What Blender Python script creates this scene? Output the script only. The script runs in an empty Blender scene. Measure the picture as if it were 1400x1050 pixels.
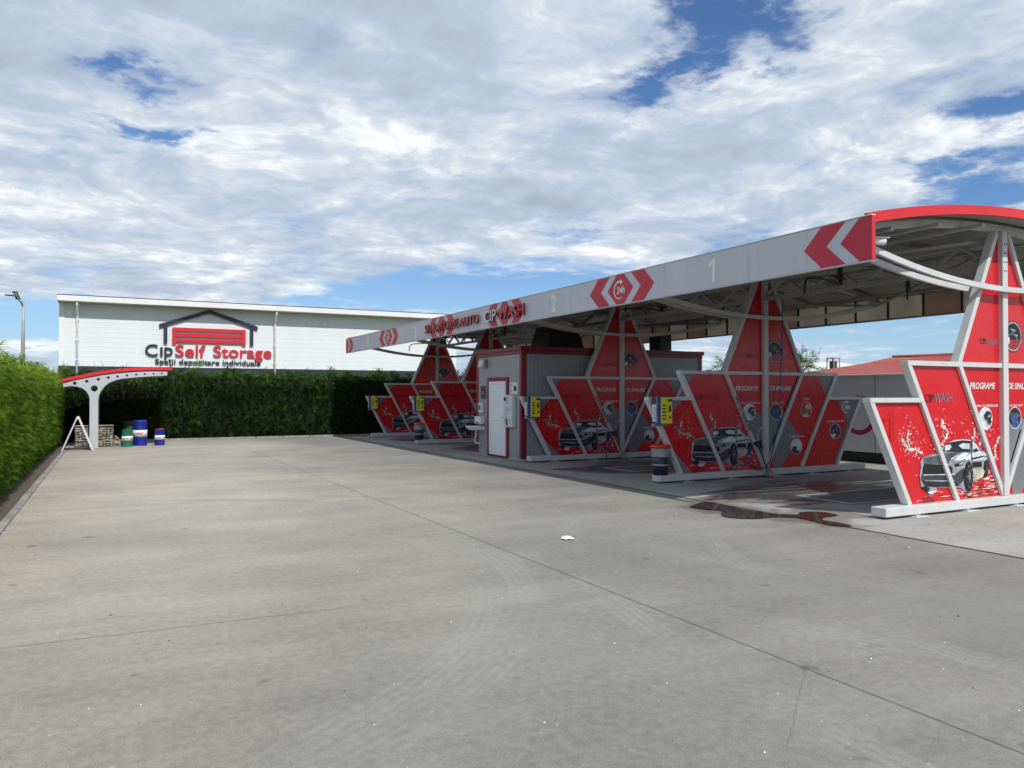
import bpy, bmesh, math, random
import numpy as np
from mathutils import Vector, Matrix
from mathutils.geometry import tessellate_polygon
R = math.radians
PI = math.pi
random.seed(7)
rng = np.random.default_rng(7)
S = bpy.context.scene
COL = S.collection

# ------------------------------------------------------------------ node helpers
class NT:
    def __init__(self, tree):
        self.t = tree
        self.n = tree.nodes
        self.l = tree.links
    def put(self, sock, v):
        if v is None: return
        if isinstance(v, bpy.types.NodeSocket): self.l.new(v, sock)
        elif isinstance(v, (tuple, list)):
            if sock.type == 'RGBA' and len(v) == 3: v = (*v, 1)
            sock.default_value = v
        else: sock.default_value = v
    def node(self, typ, ins=None, **attr):
        x = self.n.new(typ)
        for k, v in attr.items(): setattr(x, k, v)
        for k, v in (ins or {}).items(): self.put(x.inputs[k], v)
        return x
    def math(self, op, a, b=None, c=None, clamp=False):
        x = self.n.new('ShaderNodeMath'); x.operation = op; x.use_clamp = clamp
        for i, v in enumerate((a, b, c)):
            if v is not None: self.put(x.inputs[i], v)
        return x.outputs[0]
    def vmath(self, op, a, b=None, out=0):
        x = self.n.new('ShaderNodeVectorMath'); x.operation = op
        self.put(x.inputs[0], a)
        if b is not None: self.put(x.inputs[1], b)
        return x.outputs[out]
    def noise(self, vec, scale, detail=4, rough=.5, dist=0, out=0, lac=2.0):
        x = self.node('ShaderNodeTexNoise', {'Vector': vec, 'Scale': scale, 'Detail': detail, 'Roughness': rough, 'Distortion': dist, 'Lacunarity': lac})
        return x.outputs[out]
    def remap(self, v, a, b, c=0., d=1., smooth=True):
        x = self.node('ShaderNodeMapRange', {'Value': v, 'From Min': a, 'From Max': b, 'To Min': c, 'To Max': d})
        x.interpolation_type = 'SMOOTHSTEP' if smooth else 'LINEAR'
        return x.outputs[0]
    def mix(self, f, a, b, mode='MIX'):
        x = self.n.new('ShaderNodeMix'); x.data_type = 'RGBA'; x.blend_type = mode
        self.put(x.inputs[0], f); self.put(x.inputs[6], a); self.put(x.inputs[7], b)
        return x.outputs[2]
    def sep(self, v):
        x = self.node('ShaderNodeSeparateXYZ', {0: v}); return x.outputs
    def comb(self, x=0., y=0., z=0.):
        return self.node('ShaderNodeCombineXYZ', {0: x, 1: y, 2: z}).outputs[0]
    def mapping(self, v, scale=(1, 1, 1), rot=(0, 0, 0), loc=(0, 0, 0)):
        return self.node('ShaderNodeMapping', {'Vector': v, 'Scale': scale, 'Rotation': rot, 'Location': loc}).outputs[0]
    def coord(self, which='Object'):
        return self.node('ShaderNodeTexCoord').outputs[which]

MATS = {}
def newmat(name):
    m = bpy.data.materials.new(name); m.use_nodes = True
    nt = NT(m.node_tree)
    b = nt.n['Principled BSDF']
    MATS[name] = m
    return m, nt, b

def plain(name, col, rough=.5, metal=0., var=.12, scale=3., bump=0., bscale=40., spec=.5, coat=0., dirt=0.):
    """painted or plastic surface with slight uneven colour, wear and gloss"""
    m, nt, b = newmat(name)
    co = nt.coord()
    n1 = nt.noise(co, scale, 6, .6)
    n2 = nt.noise(co, scale * 9, 4, .6)
    k = nt.math('ADD', nt.remap(n1, .3, .7, -var, var), nt.remap(n2, .3, .7, -var * .5, var * .5))
    k = nt.math('ADD', k, 1.)
    c = nt.vmath('SCALE', col)
    nt.put(c.node.inputs[3], k)
    if dirt:
        d = nt.math('MULTIPLY', nt.remap(nt.noise(nt.mapping(co, (2, 2, .7)), 2.5, 7, .65), .52, .75), dirt)
        c = nt.mix(d, c, (.16, .14, .11))
    nt.put(b.inputs['Base Color'], c)
    nt.put(b.inputs['Roughness'], nt.remap(n2, .3, .7, max(rough - .08, .03), min(rough + .1, 1)))
    b.inputs['Metallic'].default_value = metal
    b.inputs['Specular IOR Level'].default_value = spec
    b.inputs['Coat Weight'].default_value = coat
    if bump:
        bp = nt.node('ShaderNodeBump', {'Strength': bump, 'Distance': .01, 'Height': nt.noise(co, bscale, 5, .6)})
        nt.put(b.inputs['Normal'], bp.outputs[0])
    return m

plain('white_steel', (.60, .615, .605), .38, var=.04, bump=.03, bscale=25, dirt=.14)
plain('grey_steel', (.36, .365, .355), .45, var=.08, bump=.05, dirt=.3)
plain('dark_steel', (.05, .05, .052), .5, var=.2)
plain('black', (.012, .012, .013), .45, var=.2)
plain('red_print', (.60, .012, .018), .28, var=.03, scale=.8)
plain('number_red', (.50, .010, .016), .28, var=.03)
plain('grey_print', (.20, .205, .215), .3, var=.06)
plain('white_print', (.78, .78, .78), .35, var=.04)
plain('silver_print', (.30, .33, .36), .3, var=.3, scale=4)
plain('steel_print', (.085, .10, .12), .3, var=.4, scale=5)
plain('dark_print', (.022, .026, .032), .3, var=.4, scale=6)
plain('mid_print', (.045, .052, .06), .3, var=.4, scale=7)
plain('glass_print', (.62, .66, .70), .3, var=.2, scale=6)
plain('cream_print', (.55, .52, .42), .3, var=.35, scale=9)
plain('pink_print', (.70, .36, .36), .3, var=.35, scale=9)
plain('brown_print', (.30, .14, .12), .3, var=.5, scale=9)
plain('darkred_print', (.32, .012, .018), .3, var=.1)
plain('grate_bed', (.04, .04, .042), .6)
plain('grate_bar', (.13, .13, .135), .5)
plain('letter_shadow_side', (.05, .006, .01), .4)  # darkened so the letters' shadow side is in the colour
plain('maroon', (.21, .012, .024), .4, var=.1, dirt=.1)
plain('blue_print', (.05, .09, .28), .3, var=.4, scale=9)
plain('white_plastic', (.74, .76, .78), .35, var=.05, dirt=.12)
plain('yellow', (.78, .68, .03), .35, var=.06)
plain('blue', (.02, .08, .34), .35, var=.1)
plain('navy', (.014, .022, .06), .35, var=.15)
plain('drum_blue', (.008, .018, .26), .4, var=.15, dirt=.3, bump=.3, bscale=7)
plain('drum_green', (.0, .15, .10), .4, var=.15, dirt=.3, bump=.3, bscale=7)
plain('drum_green_shaded', (.008, .06, .04), .45, var=.2, dirt=.3)  # drum green darkened: shade painted onto the drum at the back
plain('red_plastic', (.66, .02, .02), .35, var=.08)
plain('sign_red', (.62, .022, .035), .4, var=.05)
plain('sign_dark', (.022, .03, .045), .42, var=.08)
plain('roof_white', (.80, .80, .79), .45, var=.03)
plain('plinth', (.036, .044, .056), .5, var=.1)
plain('banner_red', (.52, .022, .05), .45, var=.05, scale=.8, dirt=.05)
plain('chrome', (.6, .6, .6), .15, metal=1., var=.05)
plain('bag', (.30, .31, .32), .25, var=.3, scale=14, bump=.4, bscale=30)
plain('beige', (.52, .46, .30), .5, var=.1)
plain('rock', (.30, .27, .23), .9, var=.45, scale=5, bump=.6, bscale=18)
plain('rock_light', (.40, .36, .30), .9, var=.4, scale=4, bump=.6, bscale=18)
plain('wire', (.30, .31, .31), .45, metal=.8)
plain('bark', (.10, .075, .05), .9, var=.3, bump=.5)
plain('hose_blue', (.015, .07, .35), .35)
plain('house_wall', (.48, .44, .38), .8, var=.08)
plain('door_white', (.80, .84, .88), .35, var=.03)
plain('white_wall', (.62, .62, .60), .7, var=.06)
plain('paper', (.82, .83, .84), .7, var=.05)
plain('lens', (.01, .01, .012), .1)

def banner_front():
    m, nt, b = newmat('banner')
    co = nt.coord(); y = nt.sep(co)[1]; z = nt.sep(co)[2]
    n = nt.noise(co, .7, 6, .6); st = nt.noise(nt.mapping(co, (1, 5., .35)), 1.6, 7, .65)
    k = nt.math('ADD', nt.remap(n, .3, .7, .95, 1.04), nt.remap(st, .5, .75, 0., -.13))
    jt = nt.remap(nt.math('PINGPONG', nt.math('ADD', y, .37), 1.55), .0, .010, -.16, 0.)
    k = nt.math('ADD', k, jt)
    c = nt.vmath('SCALE', (.55, .565, .615)); nt.put(c.node.inputs[3], k)
    nt.put(b.inputs['Base Color'], c); b.inputs['Roughness'].default_value = .45
    bp = nt.node('ShaderNodeBump', {'Strength': .35, 'Distance': .02, 'Height': nt.noise(nt.mapping(co, (1, 1.2, .5)), 1.3, 3, .5)})
    nt.put(b.inputs['Normal'], bp.outputs[0])
banner_front()
def banner_through():
    """thin banner seen from its inner side with daylight coming through"""
    m, nt, b = newmat('banner_back')
    out = nt.n['Material Output']
    n = nt.noise(nt.coord(), 1.2, 5, .6)
    col = nt.mix(nt.remap(n, .35, .65), (.62, .56, .48), (.74, .68, .60))
    d = nt.node('ShaderNodeBsdfDiffuse', {'Color': col})
    t = nt.node('ShaderNodeBsdfTranslucent', {'Color': col})
    mx = nt.node('ShaderNodeMixShader', {0: .62, 1: d.outputs[0], 2: t.outputs[0]})
    nt.l.new(mx.outputs[0], out.inputs[0])
    m2, nt, b = newmat('banner_back_red')
    out = nt.n['Material Output']
    d = nt.node('ShaderNodeBsdfDiffuse', {'Color': (.68, .50, .43, 1)})
    t = nt.node('ShaderNodeBsdfTranslucent', {'Color': (.68, .48, .41, 1)})
    mx = nt.node('ShaderNodeMixShader', {0: .62, 1: d.outputs[0], 2: t.outputs[0]})
    nt.l.new(mx.outputs[0], out.inputs[0])
banner_through()

def ribbed(name, col, axis, freq, depth, rough=.45, metal=0., var=.05, dirt=0., seam=None):
    """sheet metal with pressed ribs along one world axis"""
    m, nt, b = newmat(name)
    co = nt.coord()
    x = nt.sep(co)[axis]
    w = nt.math('PINGPONG', nt.math('MULTIPLY', x, freq), .5)
    h = nt.remap(w, .32, .46)
    n1 = nt.noise(co, .9, 6, .6)
    k = nt.math('ADD', nt.remap(n1, .3, .7, 1 - var, 1 + var), 0.)
    c = nt.vmath('SCALE', col); nt.put(c.node.inputs[3], k)
    if dirt:
        d = nt.math('MULTIPLY', nt.remap(nt.noise(nt.mapping(co, (3, 3, .5)), 1.5, 7, .65), .5, .8), dirt)
        c = nt.mix(d, c, (.2, .18, .15))
    nt.put(b.inputs['Base Color'], c)
    b.inputs['Roughness'].default_value = rough
    b.inputs['Metallic'].default_value = metal
    bp = nt.node('ShaderNodeBump', {'Strength': .8, 'Distance': depth, 'Height': h})
    nt.put(b.inputs['Normal'], bp.outputs[0])
    return m
ribbed('storage_panel', (.74, .775, .79), 2, 4.0, .003, .5, var=.025, dirt=.04)
ribbed('plinth_panel', (.024, .030, .042), 2, 4.0, .003, .5, var=.06)
ribbed('cabin_panel_x', (.285, .30, .325), 0, 9.0, .005, .4, var=.04, dirt=.06)
ribbed('cabin_panel_y', (.32, .335, .36), 1, 3.0, .0006, .4, var=.04, dirt=.06)
ribbed('fence_panel', (.64, .66, .67), 1, 1.35, .006, .5, var=.05, dirt=.12)
ribbed('roof_sheet', (.35, .345, .33), 1, 8.0, .001, .5, metal=.1, var=.08, dirt=.2)

def tile_mat():
    m, nt, b = newmat('red_tile')
    co = nt.coord()
    z = nt.math('PINGPONG', nt.math('MULTIPLY', nt.sep(co)[2], 6.), .5)
    x = nt.math('PINGPONG', nt.math('MULTIPLY', nt.sep(co)[0], 2.5), .5)
    n = nt.noise(co, 3, 6, .65)
    c = nt.mix(n, (.23, .042, .036), (.34, .075, .06))
    nt.put(b.inputs['Base Color'], c)
    b.inputs['Roughness'].default_value = .6
    bp = nt.node('ShaderNodeBump', {'Strength': .7, 'Distance': .05, 'Height': nt.math('ADD', z, x)})
    nt.put(b.inputs['Normal'], bp.outputs[0])
tile_mat()

def leaf_mat(name, dark, mid, light, trans=.3):
    m, nt, b = newmat(name)
    out = nt.n['Material Output']
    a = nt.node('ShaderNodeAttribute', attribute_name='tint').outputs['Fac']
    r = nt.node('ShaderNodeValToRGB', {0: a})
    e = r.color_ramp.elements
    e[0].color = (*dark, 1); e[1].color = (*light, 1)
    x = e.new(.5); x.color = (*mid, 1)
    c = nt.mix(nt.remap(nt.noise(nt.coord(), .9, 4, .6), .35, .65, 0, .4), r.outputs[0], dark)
    nt.put(b.inputs['Base Color'], c)
    b.inputs['Roughness'].default_value = .55
    b.inputs['Specular IOR Level'].default_value = .12
    t = nt.node('ShaderNodeBsdfTranslucent', {'Color': c})
    mx = nt.node('ShaderNodeMixShader', {0: trans, 1: b.outputs[0], 2: t.outputs[0]})
    nt.l.new(mx.outputs[0], out.inputs[0])
leaf_mat('hedge_leaf', (.035, .085, .006), (.11, .21, .014), (.28, .40, .045), .32)
leaf_mat('hedge_leaf_shaded', (.005, .016, .002), (.017, .050, .005), (.10, .21, .025), .2)  # back hedge: shade on its face put into the leaf colour
leaf_mat('tree_leaf', (.05, .10, .02), (.10, .17, .04), (.22, .27, .09), .35)
leaf_mat('yucca_leaf', (.04, .08, .04), (.08, .13, .07), (.16, .2, .12), .2)
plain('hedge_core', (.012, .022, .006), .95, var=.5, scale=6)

# ------------------------------------------------------------------ mesh builder
class MB:
    def __init__(self):
        self.bm = bmesh.new(); self.mats = []
    def mi(self, m):
        if m not in self.mats: self.mats.append(m)
        return self.mats.index(m)
    def face(self, pts, m, smooth=False):
        vs = [self.bm.verts.new(p) for p in pts]
        f = self.bm.faces.new(vs); f.material_index = self.mi(m); f.smooth = smooth
        return f
    def box(self, lo, hi, m, bev=0., M=None):
        x0, y0, z0 = lo; x1, y1, z1 = hi
        ps = [(x0, y0, z0), (x1, y0, z0), (x1, y1, z0), (x0, y1, z0), (x0, y0, z1), (x1, y0, z1), (x1, y1, z1), (x0, y1, z1)]
        self.hexa(ps, m, bev, M)
    def hexa(self, ps, m, bev=0., M=None):
        if M is not None: ps = [M @ Vector(p) for p in ps]
        vs = [self.bm.verts.new(p) for p in ps]
        i = self.mi(m); fs = []
        for q in ((3, 2, 1, 0), (4, 5, 6, 7), (0, 1, 5, 4), (1, 2, 6, 5), (2, 3, 7, 6), (3, 0, 4, 7)):
            f = self.bm.faces.new([vs[k] for k in q]); f.material_index = i; fs.append(f)
        if bev > 0:
            es = set(e for f in fs for e in f.edges)
            bmesh.ops.bevel(self.bm, geom=list(es), offset=bev, segments=1, affect='EDGES', profile=.5, material=-1)
    def bar(self, a, b, w, d, m, up=(0, 1, 0), bev=.004, ext=0.):
        """straight bar from a to b: w across, d along 'up'"""
        a = Vector(a); b = Vector(b); t = (b - a).normalized()
        a -= t * ext; b += t * ext
        u = Vector(up); u = (u - t * u.dot(t)).normalized(); s = t.cross(u)
        ps = []
        for p in (a, b):
            for i, j in ((-1, -1), (1, -1), (1, 1), (-1, 1)):
                ps.append(p + s * (i * w / 2) + u * (j * d / 2))
        self.hexa(ps, m, bev)
    def sweep(self, pts, w, d, m, up=(0, 1, 0), smooth=False):
        """rectangular tube along a bent path"""
        pts = [Vector(p) for p in pts]; U = Vector(up).normalized(); rings = []
        for i, p in enumerate(pts):
            t = (pts[min(i + 1, len(pts) - 1)] - pts[max(i - 1, 0)]).normalized()
            s = t.cross(U).normalized()
            rings.append([self.bm.verts.new(p + s * (a * w / 2) + U * (c * d / 2)) for a, c in ((-1, -1), (1, -1), (1, 1), (-1, 1))])
        i = self.mi(m)
        for r0, r1 in zip(rings, rings[1:]):
            for k in range(4):
                f = self.bm.faces.new((r0[k], r0[(k + 1) % 4], r1[(k + 1) % 4], r1[k])); f.material_index = i
        for r in (rings[0][::-1], rings[-1]):
            f = self.bm.faces.new(r); f.material_index = i
    def tube(self, pts, r, m, n=8, cap=True):
        pts = [Vector(p) for p in pts]
        rr = r if isinstance(r, (list, tuple)) else [r] * len(pts)
        rings = []; u = None
        for i, p in enumerate(pts):
            t = (pts[min(i + 1, len(pts) - 1)] - pts[max(i - 1, 0)]).normalized()
            if u is None: u = t.orthogonal().normalized()
            u = (u - t * u.dot(t)).normalized(); s = t.cross(u)
            rings.append([self.bm.verts.new(p + (u * math.cos(2 * PI * k / n) + s * math.sin(2 * PI * k / n)) * rr[i]) for k in range(n)])
        i = self.mi(m)
        for r0, r1 in zip(rings, rings[1:]):
            for k in range(n):
                f = self.bm.faces.new((r0[k], r0[(k + 1) % n], r1[(k + 1) % n], r1[k])); f.material_index = i; f.smooth = True
        if cap:
            for q in (rings[0][::-1], rings[-1]):
                f = self.bm.faces.new(q); f.material_index = i
    def lathe(self, prof, m, n=28, c=(0, 0, 0)):
        rings = []
        for r, z in prof:
            rings.append([self.bm.verts.new((c[0] + r * math.cos(2 * PI * k / n), c[1] + r * math.sin(2 * PI * k / n), c[2] + z)) for k in range(n)])
        for j, (r0, r1) in enumerate(zip(rings, rings[1:])):
            mm = m[j] if isinstance(m, list) else m
            for k in range(n):
                f = self.bm.faces.new((r0[k], r0[(k + 1) % n], r1[(k + 1) % n], r1[k])); f.material_index = self.mi(mm); f.smooth = True
        for q, mm in ((rings[0][::-1], m[0] if isinstance(m, list) else m), (rings[-1], m[-1] if isinstance(m, list) else m)):
            f = self.bm.faces.new(q); f.material_index = self.mi(mm)
    def poly(self, pts2, m, to, off=0., tri=True):
        """flat polygon: pts2 in plane coords, to(a, b, off) -> 3D"""
        vs = [self.bm.verts.new(to(a, b, off)) for a, b in pts2]
        i = self.mi(m)
        if len(pts2) <= 3:
            f = self.bm.faces.new(vs); f.material_index = i
            return f
        ar = sum(p[0] * q[1] - q[0] * p[1] for p, q in zip(pts2, pts2[1:] + pts2[:1]))
        for t in tessellate_polygon([[Vector((a, b, 0)) for a, b in pts2]]):
            p = [pts2[k] for k in t]
            a2 = sum(u[0] * v[1] - v[0] * u[1] for u, v in zip(p, p[1:] + p[:1]))
            if abs(a2) < 1e-10: continue
            if (a2 < 0) != (ar < 0): t = t[::-1]
            f = self.bm.faces.new([vs[k] for k in t]); f.material_index = i
    def disc(self, c, rx, rz, m, to, off, n=28, a0=0., a1=2 * PI, rot=0.):
        pts = []
        for k in range(n):
            t = a0 + (a1 - a0) * k / n
            x, z = rx * math.cos(t), rz * math.sin(t)
            pts.append((c[0] + x * math.cos(rot) - z * math.sin(rot), c[1] + x * math.sin(rot) + z * math.cos(rot)))
        return self.poly(pts, m, to, off)
    def ring(self, c, r0, r1, m, to, off, a0=0., a1=2 * PI, n=32):
        for k in range(n):
            t0 = a0 + (a1 - a0) * k / n; t1 = a0 + (a1 - a0) * (k + 1) / n
            self.poly([(c[0] + r0 * math.cos(t0), c[1] + r0 * math.sin(t0)), (c[0] + r1 * math.cos(t0), c[1] + r1 * math.sin(t0)),
                       (c[0] + r1 * math.cos(t1), c[1] + r1 * math.sin(t1)), (c[0] + r0 * math.cos(t1), c[1] + r0 * math.sin(t1))], m, to, off)
    def build(self, name, parent=None, loc=None, fix=False):
        if fix: bmesh.ops.recalc_face_normals(self.bm, faces=self.bm.faces[:])
        me = bpy.data.meshes.new(name)
        big = [f for f in self.bm.faces if len(f.verts) > 4]
        if big: bmesh.ops.triangulate(self.bm, faces=big)
        self.bm.to_mesh(me); self.bm.free()
        for m in self.mats: me.materials.append(MATS[m])
        o = bpy.data.objects.new(name, me); COL.objects.link(o)
        if parent: o.parent = parent
        if loc: o.location = loc
        return o

def tag(o, label=None, cat=None, group=None, kind=None):
    if label: o['label'] = label
    if cat: o['category'] = cat
    if group: o['group'] = group
    if kind: o['kind'] = kind
    return o
def thing(name, label, cat, loc=(0, 0, 0), rz=0., group=None):
    o = bpy.data.objects.new(name, None); COL.objects.link(o)
    o.location = loc; o.rotation_euler = (0, 0, rz); o.empty_display_size = .2
    return tag(o, label, cat, group)
def copy_thing(o, loc, label=None, parent=None):
    c = o.copy(); COL.objects.link(c)
    if parent: c.parent = parent
    else:
        c.location = loc
        if label: c['label'] = label
    for ch in o.children: copy_thing(ch, None, None, c)
    return c

def TXZ(y0):      # plane facing -Y ; off moves towards the viewer side (-Y)
    return lambda a, b, o: (a, y0 - o, b)
def TYZ(x0):      # plane facing -X ; first coord is world/local Y
    return lambda a, b, o: (x0 - o, a, b)

_tc = {}
def text_verts(s, bold=.0, extrude=0., shear=0.):
    key = (s, bold, extrude, shear)
    if key in _tc: return _tc[key]
    cu = bpy.data.curves.new('t', 'FONT'); cu.body = s; cu.offset = bold; cu.extrude = extrude; cu.shear = shear
    cu.resolution_u = 3
    ob = bpy.data.objects.new('t', cu); COL.objects.link(ob)
    bpy.context.view_layer.update()
    dg = bpy.context.evaluated_depsgraph_get()
    me = bpy.data.meshes.new_from_object(ob.evaluated_get(dg))
    V = [tuple(v.co) for v in me.vertices]; F = [tuple(p.vertices) for p in me.polygons]
    COL.objects.unlink(ob); bpy.data.objects.remove(ob); bpy.data.curves.remove(cu); bpy.data.meshes.remove(me)
    _tc[key] = (V, F)
    return V, F
def add_text(mb, s, m, a0, a1, b0, b1, to, off, bold=.012, depth=0., shear=0., side=None):
    """fit text into plane rectangle a0..a1 (reading direction) x b0..b1; depth>0 makes solid letters"""
    V, F = text_verts(s, bold, .5 if depth else 0., shear)
    if s == '1':
        w = a1 - a0; h = b1 - b0
        mb.poly([(a0 + w * u, b0 + h * v) for u, v in ((.55, 0), (1., 0), (1., 1.), (.70, 1.), (.40, .86), (.0, .76), (.0, .60), (.55, .74))], m, to, off)
        return
    xs = [v[0] for v in V]; ys = [v[1] for v in V]
    x0, x1, y0, y1 = min(xs), max(xs), min(ys), max(ys)
    vs = []
    for x, y, z in V:
        a = a0 + (x - x0) / (x1 - x0) * (a1 - a0); b = b0 + (y - y0) / (y1 - y0) * (b1 - b0)
        vs.append(mb.bm.verts.new(to(a, b, off + (z + .5) * depth if depth else off)))
    i = mb.mi(m); j = mb.mi(side) if side else i
    for f in F:
        if len(set(f)) < 3: continue
        try: q = mb.bm.faces.new([vs[k] for k in f])
        except ValueError: continue
        zs = [V[k][2] for k in f]
        q.material_index = i if (max(zs) - min(zs) < .1) else j

def clip(poly, conv):
    """clip a polygon by a convex one (any winding)"""
    ar = sum(a[0] * b[1] - b[0] * a[1] for a, b in zip(conv, conv[1:] + conv[:1]))
    if ar < 0: conv = conv[::-1]
    out = list(poly)
    for a, b in zip(conv, conv[1:] + conv[:1]):
        ins = lambda p: (b[0] - a[0]) * (p[1] - a[1]) - (b[1] - a[1]) * (p[0] - a[0]) >= -1e-9
        res = []
        for p, q in zip(out, out[1:] + out[:1]):
            if ins(p): res.append(p)
            if ins(p) != ins(q):
                d1 = (b[0] - a[0]) * (p[1] - a[1]) - (b[1] - a[1]) * (p[0] - a[0])
                d2 = (b[0] - a[0]) * (q[1] - a[1]) - (b[1] - a[1]) * (q[0] - a[0])
                t = d1 / (d1 - d2); res.append((p[0] + (q[0] - p[0]) * t, p[1] + (q[1] - p[1]) * t))
        out = res
        if len(out) < 3: return []
    return out

def plate(name, outer, holes, thick, m, to, parent):
    """extruded outline with round holes: outer ring bridged to holes through a filled 2D curve"""
    cu = bpy.data.curves.new('p', 'CURVE'); cu.dimensions = '2D'; cu.fill_mode = 'BOTH'; cu.extrude = thick / 2
    for pts in [outer] + [[(c[0] + r * math.cos(2 * PI * k / 20), c[1] + r * math.sin(2 * PI * k / 20)) for k in range(20)] for c, r in holes]:
        sp = cu.splines.new('POLY'); sp.points.add(len(pts) - 1); sp.use_cyclic_u = True
        for p, q in zip(sp.points, pts): p.co = (q[0], q[1], 0, 1)
    ob = bpy.data.objects.new('p', cu); COL.objects.link(ob)
    bpy.context.view_layer.update()
    me = bpy.data.meshes.new_from_object(ob.evaluated_get(bpy.context.evaluated_depsgraph_get()))
    me.name = name
    COL.objects.unlink(ob); bpy.data.objects.remove(ob); bpy.data.curves.remove(cu)
    for v in me.vertices: v.co = to(v.co.x, v.co.y, v.co.z)
    me.materials.clear(); me.materials.append(MATS[m])
    for p in me.polygons: p.use_smooth = False
    o = bpy.data.objects.new(name, me); COL.objects.link(o)
    if parent: o.parent = parent
    return o

# ------------------------------------------------------------------ sun direction
EL, AZ = 48., 5.
sun_v = Vector((math.sin(R(AZ)) * math.cos(R(EL)), -math.cos(R(AZ)) * math.cos(R(EL)), math.sin(R(EL))))

# ------------------------------------------------------------------ world: sky with broken cloud
def world():
    w = bpy.data.worlds.new('World'); S.world = w; w.use_nodes = True
    nt = NT(w.node_tree)
    for n in list(nt.n): nt.n.remove(n)
    out = nt.node('ShaderNodeOutputWorld')
    sky = nt.node('ShaderNodeTexSky'); sky.sky_type = 'NISHITA'; sky.sun_disc = False
    sky.sun_elevation = R(EL); sky.sun_rotation = R(180 - AZ); sky.altitude = 250; sky.air_density = 1.0; sky.dust_density = .6; sky.ozone_density = 1.6
    d = nt.vmath('NORMALIZE', nt.coord('Generated'))
    x, y, z = nt.sep(d)
    zz = nt.math('ADD', nt.math('MAXIMUM', z, 0.), .1)
    p = nt.comb(nt.math('DIVIDE', x, zz), nt.math('DIVIDE', y, zz), 0.)
    warp = nt.vmath('SUBTRACT', nt.noise(p, 1.1, 4, .55, out=1), (.5, .5, .5))
    ws = nt.vmath('SCALE', warp); ws.node.inputs[3].default_value = .55
    pw = nt.vmath('ADD', p, ws)
    # gaps
    holes = [((.04, 2.05), .085, .46), ((.11, 2.2), .065, .4), ((.10, 2.42), .085, .48), ((.2, 2.28), .055, .34), ((1.18, 1.27), .125, .55), ((1.24, 1.44), .10, .5), ((1.29, 1.23), .09, .45), ((1.24, 1.58), .09, .42), ((1.42, 1.40), .08, .4),
             ((2.13, 1.24), .14, .5), ((2.38, 1.33), .16, .56), ((2.55, 1.54), .16, .54), ((2.3, 1.52), .11, .46), ((2.75, 1.62), .2, .56),
             ((1.72, 3.9), .55, .8), ((2.0, 3.65), .45, .75), ((1.4, 4.2), .45, .75), ((1.1, 4.5), .3, .5), ((1.75, 2.72), .16, .38), ((2.45, 2.55), .2, .4), ((-.5, 5.5), .7, .7), ((4.4, 3.5), .9, .5), ((3.6, 3.2), .5, .45), ((5.5, 3.3), .9, .5), ((-.4, 4.5), .3, .15),
             ((-1.8, -1.2), .9, .5), ((1.6, -2.0), 1.0, .5), ((3.5, -.4), .9, .5), ((-2.6, 1.0), .8, .5)]
    small = nt.vmath('SUBTRACT', nt.noise(p, 4.5, 6, .62, out=1), (.5, .5, .5))
    ss = nt.vmath('SCALE', small); ss.node.inputs[3].default_value = .55
    ph = nt.vmath('ADD', p, ss)
    tot = None
    for (c, r, a) in holes:
        dist = nt.vmath('DISTANCE', ph, (c[0], c[1], 0.), out=1)
        h = nt.remap(dist, r * .0, r * 1.75, a * 1.1, 0.)
        tot = h if tot is None else nt.math('MAXIMUM', tot, h)
    n1 = nt.noise(pw, 2.1, 10, .60)
    cover = nt.math('ADD', nt.remap(n1, .25, .75, .30, 1.02, smooth=False), 0.)
    lowhaze = nt.remap(z, .0, .11, .30, 0.)
    dens = nt.math('SUBTRACT', cover, nt.math('ADD', tot, lowhaze))
    alpha = nt.remap(dens, .10, .62)
    # light and dark of the cloud deck: thick parts grey, thin edges and sun side bright
    q = nt.mapping(pw, (1., 1., 1.), loc=(3.1, 1.7, 0))
    n2 = nt.noise(q, 1.25, 10, .56)
    n3 = nt.noise(nt.vmath('ADD', q, (.045, -.075, 0.)), 1.25, 10, .56)
    n4 = nt.noise(nt.mapping(pw, (1, 1, 1), loc=(7, 2, 0)), 4.6, 9, .62)
    n5 = nt.noise(nt.mapping(p, (1, 1, 1), loc=(2, 9, 0)), .75, 4, .5)
    rel = nt.math('MULTIPLY', nt.math('SUBTRACT', n2, n3), 2.0)
    b = nt.math('ADD', nt.remap(n2, .34, .68, .86, .26, smooth=False), rel)
    b = nt.math('ADD', b, nt.remap(n4, .3, .7, -.30, .30, smooth=False))
    n6 = nt.noise(nt.mapping(pw, (1, 1, 1), loc=(1, 5, 0)), 12., 7, .62)
    b = nt.math('ADD', b, nt.remap(n6, .3, .7, -.10, .10, smooth=False))
    b = nt.math('ADD', b, nt.remap(n5, .35, .65, -.22, .22, smooth=False))
    b = nt.math('ADD', b, nt.remap(z, .45, .05, -.05, .12))
    b = nt.math('MAXIMUM', nt.math('MINIMUM', b, 1.), 0.)
    ramp = nt.node('ShaderNodeValToRGB', {0: b})
    e = ramp.color_ramp.elements
    e[0].position = 0.; e[0].color = (.38, .44, .54, 1)
    e[1].position = 1.; e[1].color = (.90, .925, .94, 1)
    k = e.new(.45); k.color = (.46, .545, .665, 1)
    k = e.new(.72); k.color = (.61, .675, .755, 1)
    cs = nt.vmath('SCALE', ramp.outputs[0]); cs.node.inputs[3].default_value = 1 / .1
    skyc = nt.vmath('MULTIPLY', sky.outputs[0], (.62, .84, 1.10))
    # low sky: thin bright veil
    veil = nt.remap(z, .0, .2, .55, .0)
    skyc = nt.mix(veil, skyc, (4.4, 6.3, 8.2))
    col = nt.mix(alpha, skyc, cs)
    bg = nt.node('ShaderNodeBackground', {'Color': col, 'Strength': .1})
    nt.l.new(bg.outputs[0], out.inputs[0])
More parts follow.
